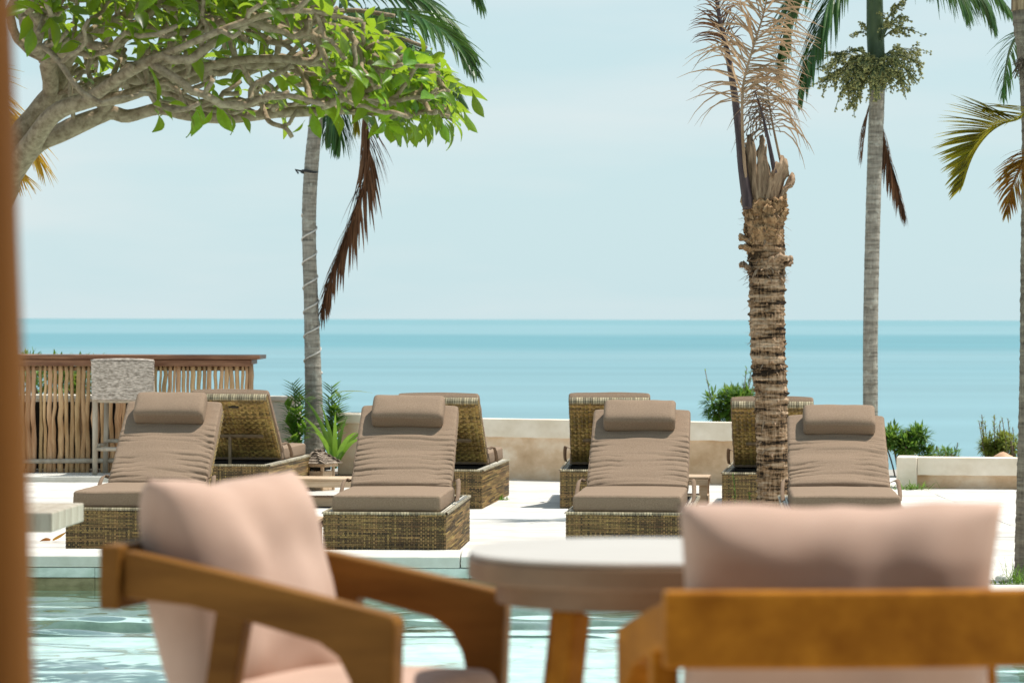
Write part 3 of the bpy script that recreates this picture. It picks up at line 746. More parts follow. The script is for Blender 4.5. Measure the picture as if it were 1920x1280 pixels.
for k in range(5):                                                # courses of the roof, each slab smaller and tilted
    s_ = .30 - k * .056
    for q in range(4):
        n_ = max(1, 4 - k)
        for i in range(n_):
            wd = s_ / n_; m_ = MB(); m_.box((0, 0, 0), (wd - .003, .07, .007))
            o = m_.build('shingle', M['roof_shingle'], la)
            mtx = Matrix.Rotation(q * math.pi / 2, 4, 'Z') @ Matrix.Translation((-s_ / 2 + wd * (i + .5), -s_ / 2 + .03, .252 + k * .022)) @ Matrix.Rotation(R(26), 4, 'X')
            o.matrix_local = mtx
# ------------------------------------------------------------------ palms
def leaflet(m_, base, d, width, length, droop, fold_=.25, n=5, side=None, curl=0):
    d = d.normalized(); s_ = side if side is not None else d.cross(Vector((0, 0, 1)))
    s_ = s_ - d * s_.dot(d)
    s_ = s_.normalized() if s_.length > 1e-4 else d.orthogonal().normalized()
    p = Vector(base); rows = []; step = length / n
    for i in range(n + 1):
        t = i / n; wv = width * (.35 + 1.0 * t if t < .3 else (.65 if t < .31 else .65) * 1) if t < .3 else width * .65 * (1 - ((t - .3) / .7) ** 1.6)
        wv = max(wv, .0008); nrm = s_.cross(d)
        rows.append([p - s_ * wv, p + nrm * wv * fold_, p + s_ * wv])
        d = (d + Vector((0, 0, -1)) * droop / n + s_ * curl / n).normalized(); s_ = (s_ - d * s_.dot(d)).normalized()
        p = p + d * step
    m_.strip(rows)

def frond(name, parent, pts, m_leaf, m_stem, L_=.55, n=46, width=.016, ang=50, droop=.5, seed=0, r0=.014, lift=.15, side_dir=None, start=.12,
          jitter=.25, sides=(1, -1), broken=0., tipang=25, taper=.55, curl=.0, stem_r1=.003):
    """frond: a stem and, joined to it, its two ranks of leaflets"""
    rr = random.Random(seed); path = bez([Vector(p) for p in pts], 10); m = len(path)
    o_ = parent.location if parent is not None else Vector((0, 0, 0))
    path = [p - o_ for p in path]
    st_ = MB(); st_.tube(path, [r0 + (stem_r1 - r0) * (i / (m - 1)) ** .8 for i in range(m)], 6)
    fo = st_.build(name, m_stem, parent, True)
    lf = MB()
    for k in range(n):
        t = start + (1 - start) * (k + .5) / n
        for s_ in sides:
            if rr.random() < broken: continue
            f_ = min(m - 1.001, max(0, (t + rr.uniform(-.004, .004)) * (m - 1))); i = int(f_); p = path[i].lerp(path[i + 1], f_ - i)
            T = (path[min(i + 1, m - 1)] - path[max(i - 1, 0)]).normalized()
            S_ = side_dir.copy() if side_dir is not None else T.cross(Vector((0, 0, 1)))
            S_ = S_ - T * S_.dot(T)
            S_ = S_.normalized() if S_.length > 1e-3 else T.orthogonal().normalized()
            N = S_.cross(T) ; N = N if N.z > 0 else -N
            a = R(ang + (tipang - ang) * t + rr.uniform(-8, 8) * jitter * 4)
            d = T * math.cos(a) + S_ * s_ * math.sin(a) + N * (lift + rr.uniform(-.5, .5) * jitter)
            ll = L_ * (.55 + .45 * math.sin(math.pi * min(1, (t - start) / (1 - start) * .8 + .2))) * (1 - taper * t ** 2.2) * rr.uniform(.85, 1.1)
            leaflet(lf, p, d, width * rr.uniform(.8, 1.15), ll, droop * rr.uniform(.6, 1.4), side=T * .7 + N * .5, curl=curl * rr.uniform(-1, 1))
    o = lf.build('leaflets', m_leaf, fo); o['kind'] = 'stuff'
    return fo

def trunk_mesh(name, m, parent, pts, rads, nz_=120, na=24, rings=.09, ridge=.05, rough=.02, seed=0, shag=0):
    path = bez([Vector(p) - parent.location for p in pts], max(2, nz_ // (len(pts) - 1))); mm = len(path)
    zs = [p.z for p in pts]; rows = []
    for i, p in enumerate(path):
        z = p.z; r_ = float(np.interp(i / (mm - 1), np.linspace(0, 1, len(rads)), rads)); row = []
        for k in range(na + 1):
            a = 2 * math.pi * (k % na) / na; ca, sa = math.cos(a), math.sin(a)
            q = z / rings + .55 * nz3(ca * 1.1 + seed, sa * 1.1, z * .8) + .25 * nz3(ca * 4, sa * 4 + seed, z * 2)
            fr = q - math.floor(q)
            rid = ridge * ((1 - fr) ** 1.5 - .35) if fr > .12 else ridge * (fr / .12 - .35)
            rg_ = rough * nz3(ca * 3 + seed, sa * 3, z * 18) + rough * .8 * nz3(ca * 9, sa * 9 + seed, z * 30)
            if shag: rid *= .55 + .9 * (.5 + .5 * nz3(ca * 2.3, sa * 2.3 + seed, z * 6)); rg_ += shag * max(0, nz3(ca * 5, sa * 5, z * 42 + seed)) - shag * 1.4 * max(0, nz3(ca * 2.2, sa * 2.2, z * 9 + seed) - .28)
            rr_ = r_ * (1 + rid + rg_)
            row.append((p.x + ca * rr_, p.y + sa * rr_, z))
        rows.append(row)
    m_ = MB(); m_.strip(rows); m_.f = [tuple(reversed(f)) for f in m_.f]
    return m_.build(name, m, parent, True, fix=True)

PG = 'palms standing about the pool deck'
# --- shaggy palm whose crown has died
b0 = at(1451, 972, 24.6)
p2 = thing('palm_tree', 'thick shaggy palm with a frayed brown top and dead tan fronds', 'palm tree', (b0.x, 24.6, 0), 0, PG)
Yp = 24.6
prof = [(1451, 972, 66), (1450, 920, 62), (1449, 860, 61), (1447, 800, 62), (1446, 740, 63), (1441, 680, 66), (1439, 620, 68), (1438, 560, 68), (1438, 500, 70), (1435, 450, 73), (1432, 410, 76), (1430, 385, 74), (1429, 362, 52)]
trunk_mesh('trunk', M['bark_rough'], p2, [at(x, y, Yp) for x, y, _ in prof], [wd / 2 / F * Yp * .94 for *_, wd in prof], 520, 64, .085, .060, .05, 2, shag=.20)
M['boot'] = mat('leaf_base_husk', (.12, .072, .040), (.47, .325, .205), (26, 26, 5), 6, .8, .2, .7, (70, 70, 10), bdist=.01, lo=.32, hi=.68)
M['husk'] = mat('orange_husk', (.17, .095, .045), (.50, .32, .17), (26, 26, 12), 6, .85, .15, .9, (60, 60, 22), bdist=.012, lo=.34, hi=.66)
rr = random.Random(17)
def boot(th, py, wd, h, lean, tip, seed, m=None, ring=.138, torn=.13):
    """old leaf base: a thick curved sheath on the trunk's rim, torn at the top"""
    ax = at(float(np.interp(py, [330, 410, 470], [1427, 1431, 1436])), py, Yp) - p2.location; th = R(th); rows = []
    for j in range(15):
        t = j / 14; row = []
        for i in range(11):
            s_ = i / 10 - .5
            ww = wd * (1 - (1 - tip) * min(1, t * 1.5) ** .7); a = s_ * ww / (ring * .9)
            rr_ = ring * (1 - .08 * t) + lean * t ** 1.6 * h - .018 * math.cos(s_ * 3) * (1 - t) + .020 * nz3(i * .8, t * 3, seed)
            z = h * t + ((torn * nz3(i * 1.7, seed, 5) - torn * .6 * abs(s_) * 2) * max(0, t - .6) / .4)
            row.append(Vector((math.cos(th + a) * rr_ + .012 * nz3(t * 5, i * .5, seed + 3), math.sin(th + a) * rr_, z)) + ax)
        rows.append(row)
    m_ = MB(); m_.strip(rows); o = m_.build('leaf_base', m or M['boot'], p2, True)
    md = o.modifiers.new('solid', 'SOLIDIFY'); md.thickness = .022; return o
for q in ((-96, 390, .26, .56, -.10, .34, 1), (-146, 402, .17, .62, .03, .55, 2), (-184, 412, .15, .50, .10, .30, 3), (-40, 392, .22, .36, .20, .70, 4), (-10, 402, .18, .30, .38, .5, 5),
          (20, 396, .15, .40, .12, .4, 6), (70, 390, .16, .36, -.02, .4, 7), (135, 392, .17, .48, .0, .45, 9)): boot(*q)
for k in range(26):
    boot(rr.uniform(-185, 5), rr.uniform(392, 462), rr.uniform(.09, .17), rr.uniform(.07, .16), rr.uniform(.05, .45), rr.uniform(.3, .9), 20 + k, M['husk'], .148, .05)
for th, py in ((-175, 462), (-168, 478), (-20, 500), (-60, 498), (-5, 508), (-172, 512)):
    boot(th, py, .13, .07, 1.1, .8, py, M['husk'] if py < 490 else M['boot'], .138, .05)
# frayed fibres and torn collars sticking out
m_ = MB()
for k in range(170):
    py = rr.choice([rr.uniform(390, 470), rr.uniform(480, 540), rr.uniform(500, 520), rr.uniform(560, 930)])
    a = rr.uniform(math.pi * .95, math.pi * 2.05); wd = float(np.interp(py, [290, 330, 410, 500, 620, 740, 972], [60, 72, 74, 69, 67, 62, 66])) / 2 / F * Yp
    cx = float(np.interp(py, [290, 410, 620, 740, 972], [1426, 1431, 1439, 1446, 1451])); c = at(cx, py, Yp) - p2.location
    d = Vector((math.cos(a), math.sin(a), rr.uniform(-.9, .5)))
    leaflet(m_, c + Vector((math.cos(a), math.sin(a), 0)) * wd * .95, d, rr.uniform(.004, .018), rr.uniform(.03, .10), rr.uniform(-.5, 1.2), n=3)
o = m_.build('fibres', M['boot'], p2); o['kind'] = 'stuff'
def P(*a): return at(*a)
sd = Vector((1, .15, 0))
frond('dead_frond', p2, [P(1404, 385, Yp - .11), P(1398, 330, Yp - .12), P(1392, 240, Yp - .14), P(1394, 158, Yp - .12), P(1412, 90, Yp - .05), P(1433, 20, Yp), P(1447, -60, Yp + .1), P(1455, -120, Yp + .25)],
      M['dead_leaf'], M['dead_leaf'], L_=.61, n=92, width=.0120, ang=74, droop=1.15, seed=4, r0=.016, side_dir=sd, start=.36, jitter=.85, lift=.22, tipang=34, curl=.75, broken=.02)
frond('dead_frond', p2, [P(1404, 392, Yp - .10), P(1393, 318, Yp - .09), P(1386, 250, Yp), P(1376, 170, Yp + .05), P(1362, 90, Yp + .1), P(1350, 40, Yp + .15), P(1338, -40, Yp + .2)],
      M['brown_leaf'], M['dark_stem'], L_=.40, n=40, width=.010, ang=48, droop=1.2, seed=9, r0=.045, side_dir=sd, start=.66, jitter=.4, lift=.1, curl=.4, stem_r1=.012)
frond('dead_frond', p2, [P(1453, 325, Yp - .15), P(1440, 260, Yp - .15), P(1428, 210, Yp - .15), P(1415, 170, Yp - .14)], M['brown_leaf'], M['dark_stem'], L_=.16, n=14, width=.006, ang=70, droop=2.0, seed=12, r0=.020, side_dir=sd, start=.5, jitter=.8, curl=1.4)
m_ = MB(); rr = random.Random(5)
for k in range(46):                                               # dried flower tangle
    c = P(rr.gauss(1425, 10), rr.gauss(205, 16), Yp + rr.uniform(-.12, .1)) - p2.location; pts = [c]; d = Vector((rr.uniform(-1, 1), rr.uniform(-.6, .6), rr.uniform(-.6, .8)))
    for j in range(6): d = (d + Vector((rr.uniform(-.8, .8), rr.uniform(-.4, .4), rr.uniform(-.9, .35)))).normalized(); pts.append(pts[-1] + d * .028)
    m_.tube(pts, .0035, 4, False)
o = m_.build('dried_flower_stalks', M['twig'], p2); o['kind'] = 'stuff'
frond('dead_frond', p2, [P(1470, 330, Yp + .1), P(1452, 250, Yp + .12), P(1440, 180, Yp + .15), P(1436, 130, Yp + .2)], M['dead_leaf'], M['dead_leaf'], L_=.50, n=34, width=.012, ang=74, droop=2.6, seed=15, r0=.012, side_dir=sd, start=.35, jitter=.6, curl=.6)

# --- slim grey palm by the planting bed
Y1 = 31.0
b1 = at(590, 858, Y1)
p1 = thing('palm_tree', 'slim grey palm wound with pale cord, rising from the leafy plants', 'palm tree', (b1.x, Y1, 0), 0, PG)
pr = [(590, 905, 44), (590, 860, 42), (589, 800, 37), (588, 740, 33), (586, 660, 30), (583, 560, 27), (580, 470, 26), (580, 380, 27), (585, 300, 27), (592, 230, 26), (598, 170, 24)]
trunk_mesh('trunk', M['bark_grey'], p1, [at(x, y, Y1) for x, y, _ in pr], [wd / 2 / F * Y1 for *_, wd in pr], 330, 24, .06, .03, .025, 5)
mb = MB(); mb.tube([at(598, 178, Y1) - p1.location, at(600, 120, Y1) - p1.location, at(604, 40, Y1) - p1.location], [.075, .085, .045], 12); mb.build('crownshaft', M['green_stem'], p1, True)
mb = MB(); pts = []
for i in range(330):
    t = i / 329; py = 700 - t * 300; xx = float(np.interp(py, [380, 470, 560, 660, 740], [580, 580, 583, 586, 588])); wd = float(np.interp(py, [380, 470, 560, 660, 740], [27, 26, 27, 30, 33]))
    c = at(xx, py, Y1) - p1.location; a = t * 2 * math.pi * 6.6; r_ = wd / 2 / F * Y1 * 1.06; pts.append(c + Vector((math.cos(a) * r_, math.sin(a) * r_, 0)))
mb.tube(pts, .0075, 5, False); mb.build('wound_cord', M['cord'], p1)
mb = MB(); c = at(580, 322, Y1) - p1.location
mb.tube([c + Vector((math.cos(a) * .077, math.sin(a) * .077, .008 * math.sin(a * 2))) for a in np.linspace(0, 6.3, 20)], .012, 6, False); mb.tube([c + Vector((-.06, -.03, 0)), c + Vector((-.13, -.05, .015)), c + Vector((-.10, -.06, -.02))], .009, 5)
mb.build('iron_clamp', M['iron'], p1)
K1 = (600, 90)
def fr1(pts, ml=M['palm_leaf'], ms=M['green_stem'], nm='frond', dy=(0, 0, 0, 0, 0, 0), **k):
    n = len(pts); return frond(nm, p1, [at(x, y, Y1 + d) for (x, y), d in zip(pts, dy)], ml, ms, **k)
fr1([K1, (660, -10), (745, -20), (820, 20), (885, 95)], L_=.85, n=76, width=.027, ang=62, droop=1.0, seed=21, start=.1)
fr1([K1, (650, 40), (710, 20), (780, 30), (850, 75), (885, 125)], dy=(0, -.3, -.6, -.9, -1.1, -1.2), L_=.76, n=76, width=.026, ang=60, droop=.9, seed=22, start=.1)
fr1([K1, (640, 60), (690, 60), (760, 90), (820, 130), (865, 185)], dy=(0, .3, .5, .7, .9, 1.), L_=.70, n=70, width=.026, ang=58, droop=.8, seed=23, start=.1)
fr1([K1, (580, -20), (520, -90), (430, -60), (370, 20)], L_=.75, n=50, width=.020, ang=60, droop=.9, seed=24)
fr1([K1, (560, 30), (500, 30), (430, 70), (390, 140)], dy=(0, .4, .7, 1, 1.2), L_=.7, n=50, width=.020, ang=60, droop=.9, seed=25)
fr1([K1, (630, -60), (690, -140), (780, -150), (860, -90), (900, 0)], dy=(0, .2, .3, .4, .5, .6), L_=.85, n=70, width=.027, ang=60, droop=1.0, seed=26)
fr1([K1, (614, 130), (630, 180), (636, 230), (634, 270)], dy=(0, -.3, -.45, -.5, -.5), L_=.58, n=56, width=.026, ang=36, droop=1.6, seed=27, start=.15)
fr1([K1, (625, 110), (650, 140), (666, 200), (668, 245)], M['olive_leaf'], dy=(0, .3, .5, .6, .6), L_=.42, n=34, width=.018, ang=36, droop=1.6, seed=28, start=.15)
fr1([K1, (608, 140), (614, 200), (610, 260)], dy=(0, .3, .5, .55), L_=.50, n=40, width=.018, ang=30, droop=1.4, seed=30, start=.2)
fr1([(600, 130), (645, 150), (678, 205), (692, 270), (680, 350), (654, 430), (625, 505), (606, 572)], M['brown_leaf'], M['brown_leaf'], 'dead_frond', dy=[0] * 8,
    L_=.58, n=84, width=.026, ang=30, droop=1.0, seed=29, side_dir=Vector((1, .5, .35)), start=.30, tipang=12, taper=.25, jitter=.3, lift=0, r0=.017)

# --- slender palm with a fruit cluster, beyond the wall
Y3 = 31.5
b3 = at(1632, 900, Y3)
p3 = thing('palm_tree', 'slender grey palm with a fruiting cluster below its green crownshaft', 'palm tree', (b3.x, Y3, -.25), 0, PG)
pr = [(1631, 960, 32), (1631, 860, 30), (1632, 760, 28), (1632, 640, 28), (1634, 520, 28), (1637, 400, 28), (1640, 300, 28), (1643, 220, 29), (1645, 160, 29)]
trunk_mesh('trunk', M['bark_grey'], p3, [at(x, y, Y3) for x, y, _ in pr], [wd / 2 / F * Y3 for *_, wd in pr], 300, 22, .07, .025, .025, 9)
mb = MB(); mb.tube([at(x, y, Y3) - p3.location for x, y in ((1645, 170), (1644, 130), (1641, 60), (1640, 0), (1640, -70))], [.078, .085, .085, .08, .05], 14); mb.build('crownshaft', M['green_stem'], p3, True)
rr = random.Random(8); ml = MB(); mf = MB()
c0 = at(1646, 112, Y3 - .09) - p3.location
def spray(c0, tips, dens):
    for (tx, ty, dy) in tips:
        e = at(tx, ty, Y3 + dy) - p3.location; mid = c0.lerp(e, .5) + Vector((0, 0, .05)); pth = bez([c0, mid, e], 7); ml.tube(pth, [.010 - .007 * i / 14 for i in range(15)], 5)
        for k in range(dens):
            i = rr.randint(4, 14); p = pth[i]; d = ((pth[i] - pth[i - 1]).normalized() + Vector((rr.uniform(-.9, .9), rr.uniform(-.9, .9), rr.uniform(-.8, .6)))).normalized(); ln = rr.uniform(.08, .20)
            q = p + d * ln + Vector((0, 0, -.25 * ln)); ml.tube([p, p.lerp(q, .5) + Vector((0, 0, .01)), q], .0035, 4, False)
            for j in range(9):
                f_ = p.lerp(q, rr.uniform(.3, 1)) + Vector((rr.uniform(-.016, .016), rr.uniform(-.016, .016), rr.uniform(-.016, .016))); r_ = rr.uniform(.008, .014)
                mf.add([f_ + Vector(v) * r_ for v in ((1, 0, 0), (-1, 0, 0), (0, 1, 0), (0, -1, 0), (0, 0, 1), (0, 0, -1))], [(0, 2, 4), (2, 1, 4), (1, 3, 4), (3, 0, 4), (2, 0, 5), (1, 2, 5), (3, 1, 5), (0, 3, 5)])
spray(c0, [(1560, 120, -.2), (1548, 150, -.1), (1580, 165, -.3), (1610, 168, -.35), (1575, 100, -.1), (1640, 158, -.4), (1610, 140, -.4), (1600, 180, -.2), (1665, 150, -.35), (1690, 150, -.25), (1718, 115, 0), (1712, 92, .1), (1700, 130, -.2), (1595, 128, -.35), (1625, 120, -.4), (1655, 130, -.4), (1585, 140, -.3), (1605, 155, -.3), (1675, 110, -.3), (1568, 140, -.15), (1635, 140, -.45)], 26)
spray(at(1652, 75, Y3 - .09) - p3.location, [(1690, 30, -.2), (1680, 10, -.1), (1700, 55, -.1), (1675, 45, -.3), (1610, 62, .1)], 13)
ml.build('fruit_stalk', M['green_stem'], p3)['kind'] = 'stuff'; mf.build('fruits', M['fruit'], p3)['kind'] = 'stuff'
K3 = (1640, -50)
def fr3(pts, ml=M['palm_leaf'], ms=M['green_stem'], nm='frond', dy=(0,) * 9, **k): return frond(nm, p3, [at(x, y, Y3 + d) for (x, y), d in zip(pts, dy)], ml, ms, **k)
fr3([K3, (1600, -60), (1562, -10), (1538, 50), (1515, 120), (1503, 180)], dy=(0, -.3, -.5, -.6, -.7, -.7), L_=.66, n=64, width=.024, ang=42, droop=1.3, seed=31, start=.15, tipang=20)
fr3([K3, (1590, -80), (1530, -50), (1490, 0), (1470, 70), (1462, 140)], dy=(0, .3, .5, .6, .7, .7), L_=.66, n=62, width=.024, ang=42, droop=1.2, seed=32, start=.15, tipang=20)
fr3([K3, (1680, -110), (1740, -80), (1785, -40), (1810, 10)], L_=.85, n=56, width=.019, ang=45, droop=1.5, seed=33, dy=(0, -.2, -.4, -.5, -.5))
fr3([K3, (1700, -70), (1765, -60), (1830, -20), (1862, 40)], L_=.75, n=60, width=.021, ang=45, droop=1.5, seed=39, dy=(0, -.1, -.2, -.2, -.2))
fr3([K3, (1690, -80), (1760, -80), (1840, -40), (1890, 15)], dy=(0, .3, .5, .6, .6), L_=.75, n=56, width=.019, ang=45, droop=1.4, seed=34)
fr3([K3, (1665, -130), (1700, -140), (1730, -80), (1742, -30)], dy=(0, -.4, -.8, -1., -1.), L_=.7, n=50, width=.019, ang=40, droop=1.5, seed=35)
fr3([K3, (1600, -120), (1550, -130), (1480, -80), (1440, -20)], L_=.7, n=50, width=.019, ang=45, droop=1.2, seed=36)
fr3([(1650, 170), (1652, 215), (1660, 270), (1676, 330), (1695, 398)], M['brown_leaf'], M['brown_leaf'], 'dead_frond', dy=(.1, .1, .1, .1, .1), L_=.42, n=46, width=.021, ang=22, droop=1.4, seed=37, start=.35, side_dir=Vector((1, .4, .1)), r0=.012, tipang=12, taper=.3, lift=0)
fr3([(1640, 165), (1630, 200), (1622, 240), (1617, 290)], M['brown_leaf'], M['brown_leaf'], 'dead_frond', dy=(.12,) * 4, L_=.36, n=18, width=.007, ang=22, droop=1.2, seed=38, start=.2, r0=.006, taper=.3)

# --- palm at the edge of the picture, on the arm of the deck
Y4 = 18.7
b4 = at(1943, 1086, Y4)
p4 = thing('palm_tree', 'brown ringed palm with yellowing arched fronds, grass round its foot', 'palm tree', (b4.x, Y4, 0), 0, PG)
pr = [(1943, 1090, 84), (1943, 1000, 78), (1943, 860, 70), (1944, 700, 64), (1944, 550, 62), (1944, 400, 58), (1944, 250, 56), (1940, 120, 60), (1938, 60, 74), (1938, 0, 80)]
trunk_mesh('trunk', M['bark_brown'], p4, [at(x, y, Y4) for x, y, _ in pr], [wd / 2 / F * Y4 for *_, wd in pr], 360, 30, .055, .04, .03, 13)
mb = MB(); mb.tube([at(x, y, Y4) - p4.location for x, y in ((1938, 20), (1936, -60), (1936, -150))], [.13, .12, .07], 14); mb.build('crownshaft', M['boot'], p4, True)
K4 = (1938, 60)
def fr4(pts, ml, ms=M['green_stem'], nm='frond', dy=(0,) * 9, **k): return frond(nm, p4, [at(x, y, Y4 + d) for (x, y), d in zip(pts, dy)], ml, ms, **k)
up = Vector((-.75, .15, .65))
fr4([(1940, 180), (1915, 219), (1880, 232), (1850, 254), (1824, 292), (1804, 348)], M['olive_leaf'], M['olive_leaf'], dy=(0, -.15, -.2, -.25, -.25, -.25), L_=.36, n=70, width=.025, ang=62, droop=.25, seed=41, sides=(1,), side_dir=up, start=.1, lift=0, jitter=.12, tipang=30, taper=.45, r0=.008)
fr4([(1940, 180), (1915, 219), (1880, 232), (1850, 254), (1824, 292), (1804, 348)], M['olive_leaf'], M['olive_leaf'], dy=(0, -.15, -.2, -.25, -.25, -.25), L_=.20, n=50, width=.010, ang=38, droop=.5, seed=44, sides=(1,), side_dir=Vector((-.3, -.8, .4)), start=.1, lift=0, jitter=.2, tipang=20, taper=.45, r0=.007)
fr4([(1945, 270), (1930, 290), (1915, 312), (1898, 350), (1888, 400)], M['rust_leaf'], M['rust_leaf'], dy=(0, -.12, -.15, -.2, -.2), L_=.24, n=44, width=.014, ang=62, droop=.9, seed=42, side_dir=Vector((-.8, .1, .5)), start=.1, lift=0, jitter=.25)
fr4([K4, (1916, 60), (1895, 90), (1884, 140), (1880, 180)], M['palm_leaf'], dy=(0, .3, .5, .6, .6), L_=.26, n=30, width=.011, ang=40, droop=1.2, seed=43)
fr4([(1936, -100), (1880, -190), (1800, -200), (1750, -150)], M['palm_leaf'], dy=(0, .4, .8, 1), L_=.5, n=50, width=.015, ang=45, droop=1.2, seed=45)
fr4([(1936, -100), (2000, -190), (2090, -170), (2150, -80)], M['palm_leaf'], L_=.5, n=50, width=.015, ang=45, droop=1.2, seed=46)
fr4([(1936, -100), (1960, -200), (1990, -240), (2030, -200)], M['palm_leaf'], dy=(0, .5, 1.1, 1.5), L_=.5, n=50, width=.015, ang=45, droop=1.2, seed=47)
m_ = MB(); rr = random.Random(2)
for k in range(60):
    c = at(1922, 115, Y4 - .10) - p4.location; d = Vector((rr.uniform(-1, .3), rr.uniform(-.8, .2), rr.uniform(-1, .5))); m_.tube([c, c + d * .05, c + d * .08 + Vector((0, 0, -.03))], .0025, 4, False)
m_.build('dried_flower_stalks', M['twig'], p4)['kind'] = 'stuff'

# --- yellow palm, its trunk outside the picture
Y5 = 24.5
b5 = at(-150, 950, Y5)
p5 = thing('palm_tree', 'palm with bright yellow fronds showing beside the frangipani limbs', 'palm tree', (b5.x, Y5, 0), 0, PG)
trunk_mesh('trunk', M['bark_brown'], p5, [at(-150, y, Y5) for y in (970, 700, 450, 180)], [.12, .10, .10, .10], 120, 18, .08, .04, .03, 3)
for i, (pts, ml, L5) in enumerate((
    ([(-150, 170), (-100, 130), (-30, 165), (30, 235), (72, 300)], M['yellow_leaf'], .62), ([(-150, 170), (-110, 160), (-55, 180), (-10, 208), (18, 222)], M['yellow_leaf'], .50),
    ([(-150, 200), (-110, 210), (-60, 290), (-20, 400), (0, 470)], M['olive_leaf'], .40), ([(-150, 160), (-190, 80), (-260, 60), (-330, 110)], M['palm_leaf'], .5),
    ([(-150, 160), (-160, 40), (-130, -40), (-80, -60)], M['palm_leaf'], .5), ([(-150, 180), (-100, 190), (-40, 240), (10, 300), (40, 330)], M['yellow_leaf'], .48))):
    frond('frond', p5, [at(x, y, Y5 - .12 * j) for j, (x, y) in enumerate(pts)], ml, ml, L_=L5, n=44, width=.013, ang=48, droop=.7, seed=60 + i, start=.12, tipang=14, taper=.3)
# ------------------------------------------------------------------ frangipani
rt = random.Random(11)
YT = 17.2
root = at(-95, 900, YT)
tree = thing('frangipani_tree', 'spreading frangipani with tangled bare grey limbs and bright leaves at the tips', 'tree', (root.x, YT, 0))
nodes = []; par = []; tipflag = []
def add_node(p, k): nodes.append(Vector(p)); par.append(k); return len(nodes) - 1
def add_path(pts, k, n=5):
    pp = bez(([nodes[k]] if k >= 0 else []) + [Vector(p) for p in pts], n)
    if k >= 0: pp = pp[1:]
    for p in pp: k = add_node(p, k)
    return k
def nearest(p): return min(range(len(nodes)), key=lambda i: (nodes[i] - p).length)
def A(x, y, d=0.0): return at(x, y, YT + d)
k0 = add_path([(root.x, YT, 0), A(-90, 760), A(-70, 560), A(-30, 430), A(8, 345)], -1, 6)
limbs = [
    (k0, [A(60, 275), A(112, 250, -.05), A(150, 232, -.1), A(205, 212, -.1), A(240, 218, -.1), A(300, 204, -.15), A(350, 216, -.2), A(430, 222, -.2), A(520, 212, -.25), A(610, 208, -.2), A(690, 205, -.1), A(780, 205), A(850, 192)]),
    (k0, [A(30, 270, .05), A(70, 212, .1), A(102, 170, .1), A(120, 120, .15), A(150, 80, .1), A(215, 40, .1), A(300, 5, .2), A(400, -30, .2)]),
    (k0, [A(52, 280, -.2), A(100, 215, -.4), A(160, 190, -.5), A(230, 182, -.6), A(320, 150, -.6), A(400, 122, -.6), A(500, 110, -.6), A(600, 120, -.6), A(700, 140, -.5), A(790, 130, -.4)]),
    (k0, [A(40, 262, .35), A(90, 205, .5), A(170, 160, .6), A(260, 150, .6), A(360, 120, .7), A(470, 130, .8), A(590, 100, .8), A(700, 60, .7), A(800, 90, .6)]),
]
for k, pts in limbs: add_path(pts, k, 4)
i1 = nearest(A(112, 140, .15)); add_path([A(60, 90, .2), A(45, 40, .3), A(30, -40, .3)], i1, 4)
i1 = nearest(A(165, 190, -.5)); add_path([A(250, 130, -.9), A(350, 85, -1.1), A(460, 40, -1.1), A(560, 20, -1.1), A(680, 40, -1.0)], i1, 4)
i1 = nearest(A(215, 40, .1)); add_path([A(330, 60, .3), A(430, 50, .4), A(540, 50, .3), A(640, 20, .2), A(740, 30, .1)], i1, 4)
i1 = nearest(A(440, 222, -.2)); add_path([A(490, 195, -.5), A(505, 228, -.62), A(535, 240, -.66), A(548, 258, -.66)], nearest(A(440, 122, -.6)), 4)
def top_at(x): return float(np.interp(x, [0, 590, 640, 700, 760, 820, 890], [-170, -170, 10, 50, 85, 125, 175]))
def bot_at(x): return float(np.interp(x, [40, 120, 200, 300, 420, 600, 760, 860, 900], [60, 150, 195, 200, 212, 208, 222, 225, 190]))
tips = []
for _ in range(14000):
    if len(tips) >= 800: break
    x = rt.uniform(45, 850); lo, hi = max(top_at(x), -190), bot_at(x)
    if lo > hi: continue
    y = rt.uniform(lo, hi); p = A(x, y, rt.uniform(-1.25, 1.15) * (1 - .45 * max(0, (x - 620) / 280)))
    if all((p - q).length > .080 for q in tips): tips.append(p)
orig = A(-20, 330)
tips.sort(key=lambda p: (p - orig).length)
dirs = lambda i: (nodes[i] - nodes[par[i]]).normalized() if par[i] >= 0 else Vector((0, 0, 1))
skip = k0 - 3; ends = []
for p in tips:
    best, bc = None, 1e9
    for i in range(skip, len(nodes)):
        v = p - nodes[i]; d = v.length
        if d < .05 or d > 1.6: continue
        c = v.dot(dirs(i)) / d
        if c < -.1: continue
        if nodes[i].x > p.x + .02: continue
        cost = d * (1 + 1.1 * (1 - c))
        if cost < bc: best, bc = i, cost
    if best is None: continue
    v = p - nodes[best]; d = v.length; dr = dirs(best); a = nodes[best]
    c1 = a + dr * d * .34 + Vector((rt.uniform(-1, 1), rt.uniform(-1, 1), rt.uniform(-1, 1))) * d * .10
    c2 = p - Vector((.45, rt.uniform(-.4, .4), .55 + rt.uniform(-.5, .3))).normalized() * d * .30
    n = max(3, int(d / .085)); k = best
    for j in range(1, n + 1):
        t = j / n; q = a * (1 - t) ** 3 + c1 * 3 * t * (1 - t) ** 2 + c2 * 3 * t * t * (1 - t) + p * t ** 3
        q += Vector((rt.uniform(-1, 1), rt.uniform(-1, 1), rt.uniform(-1, 1))) * .010 * (1 if j < n else 0)
        k = add_node(q, k)
    ends.append(k)
N = len(nodes); kids = [[] for _ in range(N)]
for i in range(N):
    if par[i] >= 0: kids[par[i]].append(i)
rad = [0.0] * N; RT = .0118; ex = 5.0
